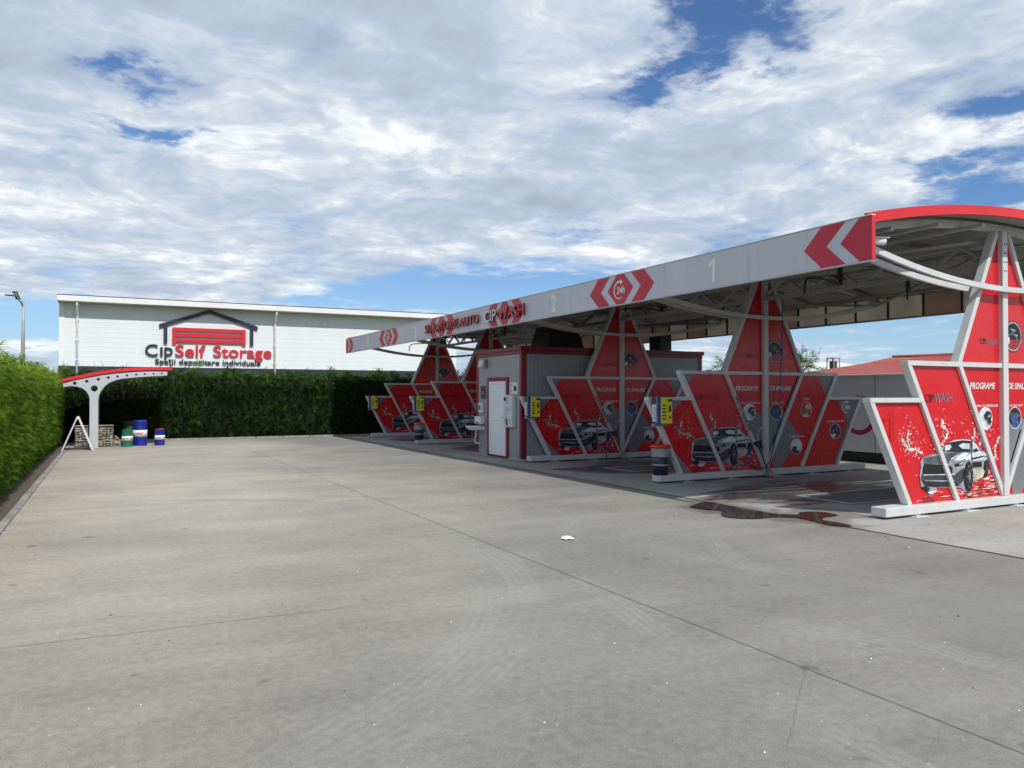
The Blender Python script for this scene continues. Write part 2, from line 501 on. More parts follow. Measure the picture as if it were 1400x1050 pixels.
    w.cycles.sampling_method = 'MANUAL'; w.cycles.sample_map_resolution = 512
world()

sl = bpy.data.lights.new('sun', 'SUN'); sl.energy = 3.4; sl.angle = R(.53); sl.color = (1., .965, .91)
so = bpy.data.objects.new('sun', sl); COL.objects.link(so); so.rotation_euler = (-sun_v).to_track_quat('-Z', 'Y').to_euler()
so.location = (0, -10, 30)

# ------------------------------------------------------------------ camera
cam = bpy.data.cameras.new('camera'); cam.sensor_width = 36.; cam.lens = 36. * 1060 / 1400; cam.clip_end = 5000; cam.clip_start = .05
co_ = bpy.data.objects.new('camera', cam); COL.objects.link(co_)
co_.location = (0, 0, 1.63); co_.rotation_euler = (R(90 + .81), 0, R(-27.4))
S.camera = co_

# ------------------------------------------------------------------ ground, yard, pad
def concrete(name, base, warm, yard=True):
    m, nt, b = newmat(name)
    co = nt.coord(); x, y, z = nt.sep(co)
    big = nt.noise(co, .11, 5, .55)
    med = nt.noise(co, .55, 7, .62)
    streak = nt.noise(nt.mapping(co, (.25, 1.6, 1), rot=(0, 0, R(14))), 1.1, 7, .65)
    fine = nt.noise(co, 16., 6, .7)
    spk = nt.noise(co, 120., 3, .6)
    k = nt.math('ADD', nt.remap(big, .35, .65, -.08, .08), nt.remap(med, .3, .7, -.11, .11))
    k = nt.math('ADD', k, nt.remap(streak, .3, .7, -.075, .075))
    k = nt.math('ADD', k, nt.remap(fine, .3, .7, -.12, .12))
    k = nt.math('ADD', k, nt.remap(spk, .3, .7, -.16, .16))
    k = nt.math('ADD', k, 1.)
    col = base
    if yard:
        # paler, warmer, less driven concrete towards the hedge
        wv = nt.math('ADD', nt.math('MULTIPLY', x, -1.), nt.math('ADD', nt.math('MULTIPLY', nt.math('SUBTRACT', nt.math('MINIMUM', y, 14.), 6.5), .5), nt.math('MULTIPLY', nt.math('SUBTRACT', big, .5), 9.)))
        col = nt.mix(nt.remap(wv, -4.0, 2.4), base, warm)
    c = nt.vmath('SCALE', col); nt.put(c.node.inputs[3], k)
    if yard:
        # tyre sweeps
        for (cx, cy, r, wd, amt, seed) in ((-1.3, 7.5, 6.0, .17, .32, 0), (-1.3, 7.5, 4.4, .17, .2, 3), (-1.4, 7.7, 4.9, .20, .2, 5), (-1.4, 7.7, 6.6, .14, .16, 8), (14., 2., 9.3, .17, .2, 11), (14., 2., 10.9, .17, .2, 13), (16.5, 9., 11.6, .2, .14, 15), (16.5, 9., 13.2, .2, .14, 17)):
            dd = nt.math('SUBTRACT', nt.vmath('DISTANCE', nt.comb(x, y, 0.), (cx, cy, 0.), out=1), r)
            ad = nt.math('ABSOLUTE', dd)
            band = nt.remap(ad, wd * .55, wd, 1., 0.)
            tread = nt.remap(nt.math('PINGPONG', nt.math('MULTIPLY', dd, 14.), .5), .12, .38, .35, 1.)
            nn = nt.remap(nt.noise(nt.mapping(co, (1, 1, 1), loc=(seed, seed * 2, 0)), .45, 4, .6), .43, .66)
            f = nt.math('MULTIPLY', nt.math('MULTIPLY', band, nn), nt.math('MULTIPLY', tread, amt))
            c = nt.mix(f, c, (.13, .13, .13) if seed % 2 == 0 else (.42, .42, .40))
        # dull grey driven area
        f = nt.math('MULTIPLY', nt.remap(nt.noise(nt.mapping(co, (.5, .22, 1), rot=(0, 0, R(-20))), .5, 6, .6), .48, .72), .35)
        c = nt.mix(f, c, (.19, .19, .188))
    # dark spots, pale scuffs
    sp = nt.math('MULTIPLY', nt.remap(nt.noise(co, 3.1, 2, .4), .71, .76), .5)
    c = nt.mix(sp, c, (.1, .095, .09))
    sc = nt.math('MULTIPLY', nt.remap(nt.noise(nt.mapping(co, (1, 2.2, 1)), 2.3, 8, .75), .64, .74), .35)
    c = nt.mix(sc, c, (.46, .46, .44))
    pv = nt.math('MULTIPLY', nt.remap(nt.noise(co, 34., 2, .3), .755, .78), .55)
    c = nt.mix(pv, c, (.55, .55, .52))
    rough = nt.remap(med, .3, .7, .72, .92)
    # damp rim round the puddle at the bay mouth
    damp = None
    for (cx, cy, rx, ry) in ((7.8, 8.45, .55, .75), (8.15, 7.4, .5, .9), (8.6, 7.55, .75, .55), (8.9, 9.2, 1.0, .6)):
        v = nt.comb(nt.math('DIVIDE', nt.math('SUBTRACT', x, cx), rx), nt.math('DIVIDE', nt.math('SUBTRACT', y, cy), ry), 0.)
        dd = nt.math('ADD', nt.vmath('LENGTH', v, out=1), nt.math('MULTIPLY', nt.math('SUBTRACT', nt.noise(co, 2.2, 7, .65), .5), 1.7))
        wv = nt.remap(dd, 1.15, .7)
        damp = wv if damp is None else nt.math('MAXIMUM', damp, wv)
    c = nt.mix(nt.math('MULTIPLY', damp, .55), c, (.10, .085, .075))
    rough = nt.math('SUBTRACT', rough, nt.math('MULTIPLY', damp, .25))
    if not yard:
        # water left on the bay floors: darker and glossier
        wet = None
        for (cx, cy, rx, ry) in ((10.9, 9.3, 2.3, 1.35), (11.2, 14.2, 2.3, 1.5), (11.2, 21.4, 2.2, 1.4), (11.2, 26.6, 2.2, 1.5)):
            v = nt.comb(nt.math('DIVIDE', nt.math('SUBTRACT', x, cx), rx), nt.math('DIVIDE', nt.math('SUBTRACT', y, cy), ry), 0.)
            dd = nt.vmath('LENGTH', v, out=1)
            dd = nt.math('ADD', dd, nt.math('MULTIPLY', nt.math('SUBTRACT', nt.noise(nt.mapping(co, (.55, 1.6, 1)), 1.3, 6, .65), .5), 1.9))
            wv = nt.remap(dd, 1.12, .82)
            wet = wv if wet is None else nt.math('MAXIMUM', wet, wv)
        c = nt.mix(nt.math('MULTIPLY', wet, .86), c, (.055, .056, .06))
        rough = nt.math('SUBTRACT', rough, nt.math('MULTIPLY', wet, .55))
    nt.put(b.inputs['Base Color'], c); nt.put(b.inputs['Roughness'], rough)
    b.inputs['Specular IOR Level'].default_value = .35
    h = nt.math('ADD', nt.math('MULTIPLY', fine, .5), nt.math('MULTIPLY', spk, .3))
    bp = nt.node('ShaderNodeBump', {'Strength': .25, 'Distance': .006, 'Height': h})
    nt.put(b.inputs['Normal'], bp.outputs[0])
concrete('yard_concrete', (.232, .222, .200), (.365, .338, .276))
concrete('pad_concrete', (.33, .325, .305), (.33, .325, .305), yard=False)
def soil():
    m, nt, b = newmat('soil')
    co = nt.coord()
    nt.put(b.inputs['Base Color'], nt.mix(nt.noise(co, 7, 8, .7), (.05, .035, .025), (.20, .16, .12)))
    b.inputs['Roughness'].default_value = .95
    bp = nt.node('ShaderNodeBump', {'Strength': 1., 'Distance': .05, 'Height': nt.noise(co, 14, 8, .7)})
    nt.put(b.inputs['Normal'], bp.outputs[0])
    m, nt, b = newmat('field')
    co = nt.coord()
    nt.put(b.inputs['Base Color'], nt.mix(nt.noise(co, .4, 8, .7), (.05, .075, .02), (.12, .12, .05)))
    b.inputs['Roughness'].default_value = .95
    m, nt, b = newmat('puddle')
    co = nt.coord()
    nt.put(b.inputs['Base Color'], nt.mix(nt.noise(co, 2.2, 6, .6), (.030, .022, .018), (.070, .046, .038)))
    b.inputs['Roughness'].default_value = .07
    b.inputs['IOR'].default_value = 1.33
    plain('seam_mid', (.10, .10, .097), .9)
    plain('seam', (.06, .06, .058), .9)
    plain('kerb', (.27, .26, .24), .9, var=.25, bump=.4, dirt=.6)
    plain('seam_pale', (.16, .16, .155), .9)
soil()

def slab(name, x0, x1, y0, y1, z, m, kind='structure', th=None):
    b = MB()
    if th: b.box((x0, y0, z - th), (x1, y1, z), m, .006)
    else: b.face([(x0, y0, z), (x1, y0, z), (x1, y1, z), (x0, y1, z)], m)
    o = b.build(name); o['kind'] = kind
    return o
slab('ground', -1500, 1500, -1500, 1500, -.03, 'field')
slab('soil', -3.6, -1.22, -8, 31.2, -.012, 'soil')
slab('yard', -1.12, 15.95, -25, 30.35, 0., 'yard_concrete')
slab('pad', 8.08, 15.9, 4.0, 30.30, .004, 'pad_concrete')
# kerb along the hedge, cast in lengths
b = MB(); y = -6.
while y < 30:
    b.box((-1.225, y, -.1), (-1.122, y + .985, .03 + random.uniform(-.006, .006)), 'kerb', .012); y += 1.
o = b.build('kerb'); o['kind'] = 'structure'
b = MB(); x = -1.1
while x < 16:
    b.box((x, 30.36, -.1), (x + .985, 30.5, .06), 'kerb', .012); x += 1.
o = b.build('kerb'); o['kind'] = 'structure'
# saw cuts and cracks
b = MB()
def strip(path, w, m, z=.0045):
    pts = [Vector((p[0], p[1], z)) for p in path]
    for p, q in zip(pts, pts[1:]):
        t = (q - p).normalized(); s = Vector((-t.y, t.x, 0)) * w / 2
        b.face([p - s, q - s, q + s, p + s], m)
def crack(a, c, n, amp, w):
    pts = [(a[0] + (c[0] - a[0]) * k / n + random.uniform(-amp, amp), a[1] + (c[1] - a[1]) * k / n + random.uniform(-amp, amp)) for k in range(n + 1)]
    strip(pts, w, 'seam_pale')
strip([(3.69, -20), (3.69, 30.3)], .006, 'seam_mid')
crack((-1.1, 5.97), (1.6, 5.88), 14, .006, .005); strip([(-1.1, 17.9), (3.6, 17.88)], .006, 'seam_pale')
strip([(8.08, -20), (8.08, 4.0)], .014, 'seam'); 
crack((3.75, 3.36), (2.77, 2.6), 22, .006, .0016)
o = b.build('saw_cuts'); o['kind'] = 'structure'
b = MB()
strip([(8.072, 4.0), (8.072, 30.3)], .02, 'seam', .009)
for yy in (7.55, 12.6, 17.9, 23.0, 28.0): strip([(8.1, yy), (15.9, yy)], .007, 'seam_pale', .009)
o = b.build('pad_joints'); o['kind'] = 'structure'

# puddle at the bay mouth
def puddle(pts, name, label):
    b = MB()
    n = len(pts); sm = []
    for i in range(n):
        p0, p1, p2, p3 = [Vector(pts[(i + k - 1) % n]) for k in range(4)]
        for t in (0, .25, .5, .75):
            sm.append(.5 * ((2 * p1) + (p2 - p0) * t + (2 * p0 - 5 * p1 + 4 * p2 - p3) * t * t + (3 * p1 - p0 - 3 * p2 + p3) * t ** 3))
    b.face([(p.x, p.y, .011) for p in sm], 'puddle')
    o = b.build(name)
    tag(o, label, 'puddle')
puddle([(7.52, 8.86), (8.06, 9.12), (8.07, 8.77), (7.97, 8.25), (8.08, 7.8), (8.28, 7.57), (8.5, 7.71), (8.77, 7.58), (8.71, 7.27), (8.37, 7.21), (8.21, 7.06), (8.23, 6.83), (8.15, 6.59), (7.98, 6.74), (8.02, 7.01), (8.06, 7.37), (7.84, 7.56), (7.5, 7.58), (7.28, 7.85), (7.42, 8.11), (7.62, 8.31), (7.51, 8.49), (7.47, 8.7)],
       'puddle', 'reddish brown puddle spread along the joint in front of bay 1')

# loose grit on the concrete
b = MB(); g = random.Random(77)
for k in range(1500):
    y = 2.2 + 20 * g.random() ** 1.7; x = g.uniform(-1.0, 8.)
    if g.random() < .3: x = -1.1 + abs(g.gauss(0, .18))
    r = g.uniform(.002, .0065) * (1.5 if g.random() < .06 else 1)
    p = [(x + r * g.uniform(.7, 1.3) * math.cos(a + g.uniform(-.4, .4)), y + r * g.uniform(.7, 1.3) * math.sin(a), .0005) for a in (0, 1.57, 3.14, 4.71)]
    t = (x, y, r * g.uniform(.6, 1.2)); m = g.choice(['rock_light', 'rock', 'rock_light', 'bark', 'paper', 'seam'])
    for i in range(4): b.face([p[i], p[(i + 1) % 4], t], m)
o = b.build('grit'); o['kind'] = 'stuff'
tag(o, 'loose grit and tiny stones scattered over the concrete yard', 'grit')

# drain grates in the bay floors
def grate(yc, label):
    t = thing('drain_grate', label, 'drain', (11.3, yc, .004), group='drain grates in the wash bay floors')
    f = MB()
    for a, c in (((-1.5, -.55), (1.5, -.5)), ((-1.5, .5), (1.5, .55)), ((-1.5, -.5), (-1.45, .5)), ((1.45, -.5), (1.5, .5))):
        f.box((a[0], a[1], .002), (c[0], c[1], .012), 'grey_steel')
    f.build('frame', t)
    s = MB(); s.box((-1.44, -.49, .0005), (1.44, .49, .002), 'grate_bed')
    for k in range(28): s.box((-1.42 + k * .103, -.49, .002), (-1.385 + k * .103, .49, .009), 'grate_bar')
    s.build('slats', t)
grate(8.45, 'wide floor drain grate in the wet floor of the nearest bay, bay 1')
grate(13.9, 'floor drain grate in bay 2 between the middle partition and the cabin side partition')

# ------------------------------------------------------------------ car picture (flat printed art, local to a partition)
CAR = [
 ('shadow', 'darkred_print', [(-1.80, 0.165), (-1.76, 0.23), (-1.66, 0.255), (-1.56, 0.22), (-1.53, 0.165)]),
 ('silver', 'silver_print', [(-1.84, 0.48), (-1.85, 0.54), (-1.82, 0.64), (-1.83, 0.72), (-1.77, 0.78), (-1.64, 0.81), (-1.44, 0.83), (-1.36, 0.89), (-1.25, 0.96), (-1.1, 1.0), (-0.9, 1.01), (-0.71, 0.99), (-0.59, 0.93), (-0.5, 0.84), (-0.39, 0.81), (-0.35, 0.75), (-0.33, 0.68), (-0.33, 0.58), (-0.42, 0.5), (-0.47, 0.43), (-0.69, 0.38), (-0.71, 0.32), (-0.77, 0.26), (-0.88, 0.26), (-0.92, 0.31), (-1.1, 0.34), (-1.5, 0.35), (-1.56, 0.29), (-1.68, 0.29), (-1.77, 0.36), (-1.82, 0.38)]),
 ('hood', 'steel_print', [(-1.77, 0.77), (-1.64, 0.8), (-1.44, 0.82), (-1.18, 0.82), (-0.92, 0.83), (-1.02, 0.79), (-1.18, 0.73), (-1.23, 0.67), (-1.77, 0.69)]),
 ('hoodhi', 'white_print', [(-1.1, 0.71), (-1.02, 0.77), (-0.86, 0.815), (-0.76, 0.8), (-0.86, 0.74), (-0.9, 0.71)]),
 ('mid', 'mid_print', [(-1.81, 0.55), (-1.1, 0.51), (-0.9, 0.6), (-0.86, 0.55), (-0.9, 0.42), (-1.02, 0.35), (-1.7, 0.44), (-1.83, 0.49)]),
 ('wind', 'dark_print', [(-1.36, 0.85), (-1.27, 0.95), (-1.12, 0.98), (-0.92, 0.99), (-0.73, 0.98), (-0.73, 0.82), (-1.1, 0.83)]),
 ('g1', 'glass_print', [(-1.29, 0.93), (-1.18, 0.94), (-1.16, 0.9), (-1.21, 0.86), (-1.31, 0.86)]),
 ('g2', 'glass_print', [(-1.0, 0.92), (-0.9, 0.95), (-0.75, 0.94), (-0.75, 0.86), (-0.92, 0.87)]),
 ('side', 'glass_print', [(-0.68, 0.97), (-0.59, 0.91), (-0.52, 0.84), (-0.63, 0.82), (-0.69, 0.81)]),
 ('mirror', 'dark_print', [(-0.68, 0.85), (-0.59, 0.87), (-0.54, 0.83), (-0.66, 0.81)]),
 ('grille', 'black', [(-1.76, 0.69), (-1.27, 0.66), (-1.14, 0.62), (-1.15, 0.53), (-1.8, 0.55), (-1.79, 0.63)]),
 ('lower', 'dark_print', [(-1.83, 0.49), (-1.7, 0.44), (-1.1, 0.43), (-1.0, 0.35), (-1.5, 0.36), (-1.74, 0.39)]),
 ('lip', 'black', [(-1.82, 0.38), (-1.72, 0.39), (-1.64, 0.35), (-1.7, 0.3), (-1.77, 0.34)]),
 ('head', 'black', [(-1.1, 0.66), (-0.89, 0.7), (-0.92, 0.64), (-1.08, 0.62)]),
 ('lamp', 'glass_print', [(-1.0, 0.665), (-0.91, 0.685), (-0.93, 0.655), (-0.99, 0.645)]),
 ('line', 'dark_print', [(-0.7, 0.73), (-0.45, 0.755), (-0.45, 0.74), (-0.69, 0.71)]),
 ('line2', 'mid_print', [(-0.72, 0.99), (-0.70, 0.99), (-0.68, 0.70), (-0.70, 0.70)]),
 ('scoop', 'black', [(-0.69, 0.67), (-0.48, 0.67), (-0.47, 0.6), (-0.69, 0.6)]),
 ('flank', 'glass_print', [(-0.71, 0.805), (-0.52, 0.825), (-0.40, 0.80), (-0.36, 0.745), (-0.45, 0.757), (-0.69, 0.735)]),
 ('flank2', 'glass_print', [(-0.69, 0.705), (-0.45, 0.735), (-0.36, 0.73), (-0.345, 0.66), (-0.46, 0.69), (-0.69, 0.685)]),
 ('fender', 'white_print', [(-0.90, 0.735), (-0.86, 0.75), (-0.76, 0.79), (-0.725, 0.78), (-0.74, 0.70), (-0.80, 0.715), (-0.84, 0.70)]),
 ('roofline', 'white_print', [(-1.22, 0.968), (-1.1, 0.992), (-0.9, 1.003), (-0.72, 0.985), (-0.74, 0.978), (-0.92, 0.992), (-1.1, 0.98)]),
 ('hoodline', 'glass_print', [(-1.74, 0.772), (-1.62, 0.797), (-1.44, 0.812), (-1.44, 0.806), (-1.62, 0.787)]),
 ('hoodline2', 'glass_print', [(-1.20, 0.74), (-1.06, 0.785), (-1.0, 0.80), (-1.06, 0.77), (-1.18, 0.725)]),
 ('bumper', 'glass_print', [(-1.80, 0.548), (-1.12, 0.528), (-1.10, 0.512), (-1.5, 0.527), (-1.80, 0.537)]),
 ('bumper2', 'silver_print', [(-1.76, 0.47), (-1.3, 0.445), (-1.1, 0.44), (-1.1, 0.43), (-1.4, 0.432), (-1.76, 0.458)]),
 ('kick', 'white_print', [(-1.70, 0.30), (-1.62, 0.315), (-1.55, 0.31), (-1.50, 0.345), (-1.53, 0.30), (-1.60, 0.275), (-1.66, 0.28)]),
 ('cream', 'cream_print', [(-0.69, 0.57), (-0.48, 0.58), (-0.41, 0.53), (-0.47, 0.45), (-0.69, 0.4)]),
]
SPL = [[(-2.24, 1.05), (-2.13, 0.96), (-2.06, 0.89), (-1.93, 0.9), (-1.77, 0.83)], [(-2.06, 1.15), (-2.1, 1.03), (-2.06, .92)], [(-1.35, 1.29), (-1.36, 1.21), (-1.23, 1.12), (-1.27, 1.03), (-1.4, .92)], [(-0.63, 1.13), (-0.61, 1.06), (-.64, 1.0)], [(-0.02, 1.03), (-0.15, 0.87), (-.12, 0.74), (-.25, .66)], [(-.48, .94), (-.42, 1.02)]]
def car_art(mb, to, gold=False):
    rs = random.Random(5)
    lay = .0052
    # water at the bottom: pale ripples over red
    for k in range(70):
        x = rs.uniform(-1.9, -.06); z = rs.uniform(.175, .40) if x > -1.8 else rs.uniform(.17, .3)
        if x > -.3: z = min(z, .34)
        w = rs.uniform(.03, .16) * (1.2 - z * 1.5); h = rs.uniform(.004, .012)
        m = rs.choice(['pink_print', 'white_print', 'darkred_print', 'pink_print'] + (['brown_print'] if gold else []))
        mb.poly([(x - w, z), (x - w * .3, z + h), (x + w * .4, z + h * .6), (x + w, z + rs.uniform(-.01, .015)), (x + w * .3, z - h * .5), (x - w * .4, z - h * .4)], m, to, lay + (k % 3) * .0004)
    for k in range(90):
        x = rs.uniform(-.92, -.05); zt = .56 if x > -.4 else .36; z = .175 + (zt - .175) * rs.random()
        if x > -.05 - (z - .15) * .55: continue
        w = rs.uniform(.02, .09); h = rs.uniform(.005, .016)
        m = rs.choice(['pink_print', 'white_print', 'white_print', 'cream_print'] if x > -.42 and z > .25 else ['brown_print', 'pink_print', 'cream_print', 'mid_print', 'darkred_print'])
        mb.poly([(x - w, z), (x - w * .3, z + h), (x + w * .4, z + h * .6), (x + w, z + rs.uniform(-.01, .01)), (x + w * .3, z - h * .5), (x - w * .4, z - h * .4)], m, to, lay + .0013 + (k % 5) * .0003)
    # spray
    drop = ['white_print', 'pink_print', 'white_print', 'cream_print'] if not gold else ['cream_print', 'pink_print', 'brown_print', 'cream_print']
    k = 0
    for path in SPL:
        for p, q in zip(path, path[1:]):
            dx, dz = q[0] - p[0], q[1] - p[1]; LL = math.hypot(dx, dz); up_, dn_ = [], []
            for i in range(9):
                t = i / 8; w = .013 * rs.uniform(.25, 1.) * (1 if 0 < i < 8 else .2); ox = rs.gauss(0, .007)
                up_.append((p[0] + dx * t - dz / LL * (w + ox), p[1] + dz * t + dx / LL * (w + ox))); dn_.append((p[0] + dx * t + dz / LL * (w - ox), p[1] + dz * t - dx / LL * (w - ox)))
            mb.poly(up_ + dn_[::-1], drop[0], to, lay + .0012 + (k % 4) * .00015)
            L = math.hypot(q[0] - p[0], q[1] - p[1]); n = max(5, int(L / .010))
            for i in range(n):
                t = (i + rs.random()) / n
                c = (p[0] + (q[0] - p[0]) * t + rs.gauss(0, .012), p[1] + (q[1] - p[1]) * t + rs.gauss(0, .012))
                r = abs(rs.gauss(0, .009)) + .004
                mb.disc(c, r * rs.uniform(.8, 1.8), r, rs.choice(drop), to, lay + .0014 + (k % 6) * .00025, n=7, rot=rs.uniform(0, 3)); k += 1
    for i in range(420):
        p = rs.choice(rs.choice(SPL)); c = (p[0] + rs.gauss(0, .15), max(.3, p[1] + rs.gauss(.02, .13)))
        if c[0] > -.06 or c[0] < -2.3: continue
        if abs(c[0] + 1.05) < .75 and c[1] < .85: continue
        r = abs(rs.gauss(0, .004)) + .0025
        mb.disc(c, r, r * rs.uniform(1, 2), rs.choice(drop), to, lay + .003, n=6, rot=rs.uniform(0, 3))
    for i, (nm, m, pts) in enumerate(CAR):
        mb.poly(pts, m, to, lay + .004 + i * .0005)
    o = lay + .004 + len(CAR) * .0005
    # wheels
    mb.disc((-.79, .475), .098, .215, 'black', to, o)
    mb.disc((-.775, .475), .070, .175, 'dark_print', to, o + .0006)
    for a in range(10):
        t = a * 2 * PI / 10
        mb.poly([(-.775 + .012 * math.cos(t + 1.2), .475 + .03 * math.sin(t + 1.2)), (-.775 + .066 * math.cos(t - .09), .475 + .165 * math.sin(t - .09)), (-.775 + .066 * math.cos(t + .09), .475 + .165 * math.sin(t + .09)), (-.775 + .012 * math.cos(t - 1.2), .475 + .03 * math.sin(t - 1.2))], 'silver_print' if a % 2 else 'steel_print', to, o + .0010 + a * .00005)
    mb.disc((-.375, .575), .048, .125, 'black', to, o)
    mb.disc((-.368, .575), .032, .095, 'mid_print', to, o + .0006)

# ------------------------------------------------------------------ bay partitions
CX = 11.61
S_, B_, M_, T_ = ((-2.85, 1.56), (-2.09, .155)), ((-2.10, 2.06), (-1.06, .155)), ((-1.00, 2.06), (.02, .155)), ((-1.02, 2.06), (-.10, 4.02))
def at_z(seg, z):
    (x0, z0), (x1, z1) = seg
    return x0 + (x1 - x0) * (z - z0) / (z1 - z0)
mir = lambda pts: [(-x, z) for x, z in pts]
def picture(par, c, r, seed, to):
    mb = MB(); rs = random.Random(seed)
    mb.disc(c, r, r, 'white_print', to, .006)
    pal = [('glass_print', 'dark_print', 'silver_print'), ('dark_print', 'blue_print', 'steel_print'), ('red_print', 'cream_print', 'brown_print'), ('glass_print', 'dark_print', 'white_print'), ('dark_print', 'blue_print', 'white_print')][seed % 5]
    mb.disc(c, r * .93, r * .93, pal[0], to, .0066)
    circ = [(c[0] + r * .92 * math.cos(2 * PI * k / 24), c[1] + r * .92 * math.sin(2 * PI * k / 24)) for k in range(24)]
    for i in range(7):
        x = c[0] + rs.uniform(-.6, .6) * r; z = c[1] + rs.uniform(-.8, .4) * r; s = rs.uniform(.25, .6) * r
        pts = [(x + s * rs.uniform(.5, 1.2) * math.cos(t), z + s * rs.uniform(.4, .9) * math.sin(t)) for t in [k * PI / 4 for k in range(8)]]
        q = clip(pts, circ)
        if len(q) > 2: mb.poly(q, pal[1 + i % 2], to, .0072 + i * .0005)
    return mb.build('round_picture', par)

def badge(par, c, r, to):
    mb = MB()
    mb.disc(c, r * 1.04, r, 'black', to, .006)
    mb.ring(c, r * .86, r * .90, 'white_print', to, .0068)
    for k in range(40):
        t = k * 2 * PI / 40
        if k % 5: mb.disc((c[0] + r * .95 * math.cos(t), c[1] + r * .95 * math.sin(t)), .006, .006, 'white_print', to, .0074, n=6)
    mb.disc(c, r * .82, r * .82, 'darkred_print', to, .0074, n=20, a0=PI * 1.08, a1=PI * 1.97)
    mb.poly([(c[0] - r * .25, c[1] + r * .5), (c[0] + r * .35, c[1] + r * .42), (c[0] - r * .1, c[1] + r * .2), (c[0] + r * .55, c[1] + r * .12), (c[0] + r * .5, c[1] + r * .03), (c[0] - r * .35, c[1] + r * .14), (c[0] + r * .1, c[1] + r * .36), (c[0] - r * .3, c[1] + r * .42)], 'silver_print', to, .0082)
    mb.ring((c[0] - r * .1, c[1] - r * .4), r * .55, r * .6, 'silver_print', to, .0082, .3, 2.6, 14)
    mb.poly([(c[0] - r * 1.05, c[1] - r * .52), (c[0] - r * .38, c[1] - r * .46), (c[0] - r * .40, c[1] - r * .05), (c[0] - r * 1.05, c[1] - r * .12)], 'white_print', to, .009)
    add_text(mb, 'CAR', 'dark_print', c[0] - r * 1.0, c[0] - r * .5, c[1] - r * .28, c[1] - r * .14, to, .0098)
    add_text(mb, 'WASH', 'dark_print', c[0] - r * 1.0, c[0] - r * .45, c[1] - r * .46, c[1] - r * .33, to, .0098)
    return mb.build('round_emblem', par)

def logo24(mb, c, r, m, to, off, flip=1):
    """round arrow with 24h; flip=-1 when the plane's first coord runs right to left"""
    n = 26; a0, a1 = R(70), R(300)
    for k in range(n):
        t0 = a0 + (a1 - a0) * k / n; t1 = a0 + (a1 - a0) * (k + 1) / n
        w0 = .20 * r * (1 - .55 * k / n); w1 = .20 * r * (1 - .55 * (k + 1) / n)
        P = lambda t, rr: (c[0] + flip * rr * math.cos(t), c[1] + rr * math.sin(t))
        mb.poly([P(t0, r - w0), P(t0, r), P(t1, r), P(t1, r - w1)], m, to, off)
    t = a0
    P = lambda x, z: (c[0] + flip * x * r, c[1] + z * r)
    mb.poly([P(.25, 1.18), P(.70, .78), P(.22, .56)], m, to, off + .0006)
    add_text(mb, '24h', m, c[0] - flip * r * .45, c[0] + flip * r * 1.05, c[1] - r * .42, c[1] + r * .34, to, off + .001, bold=.02, shear=.2)

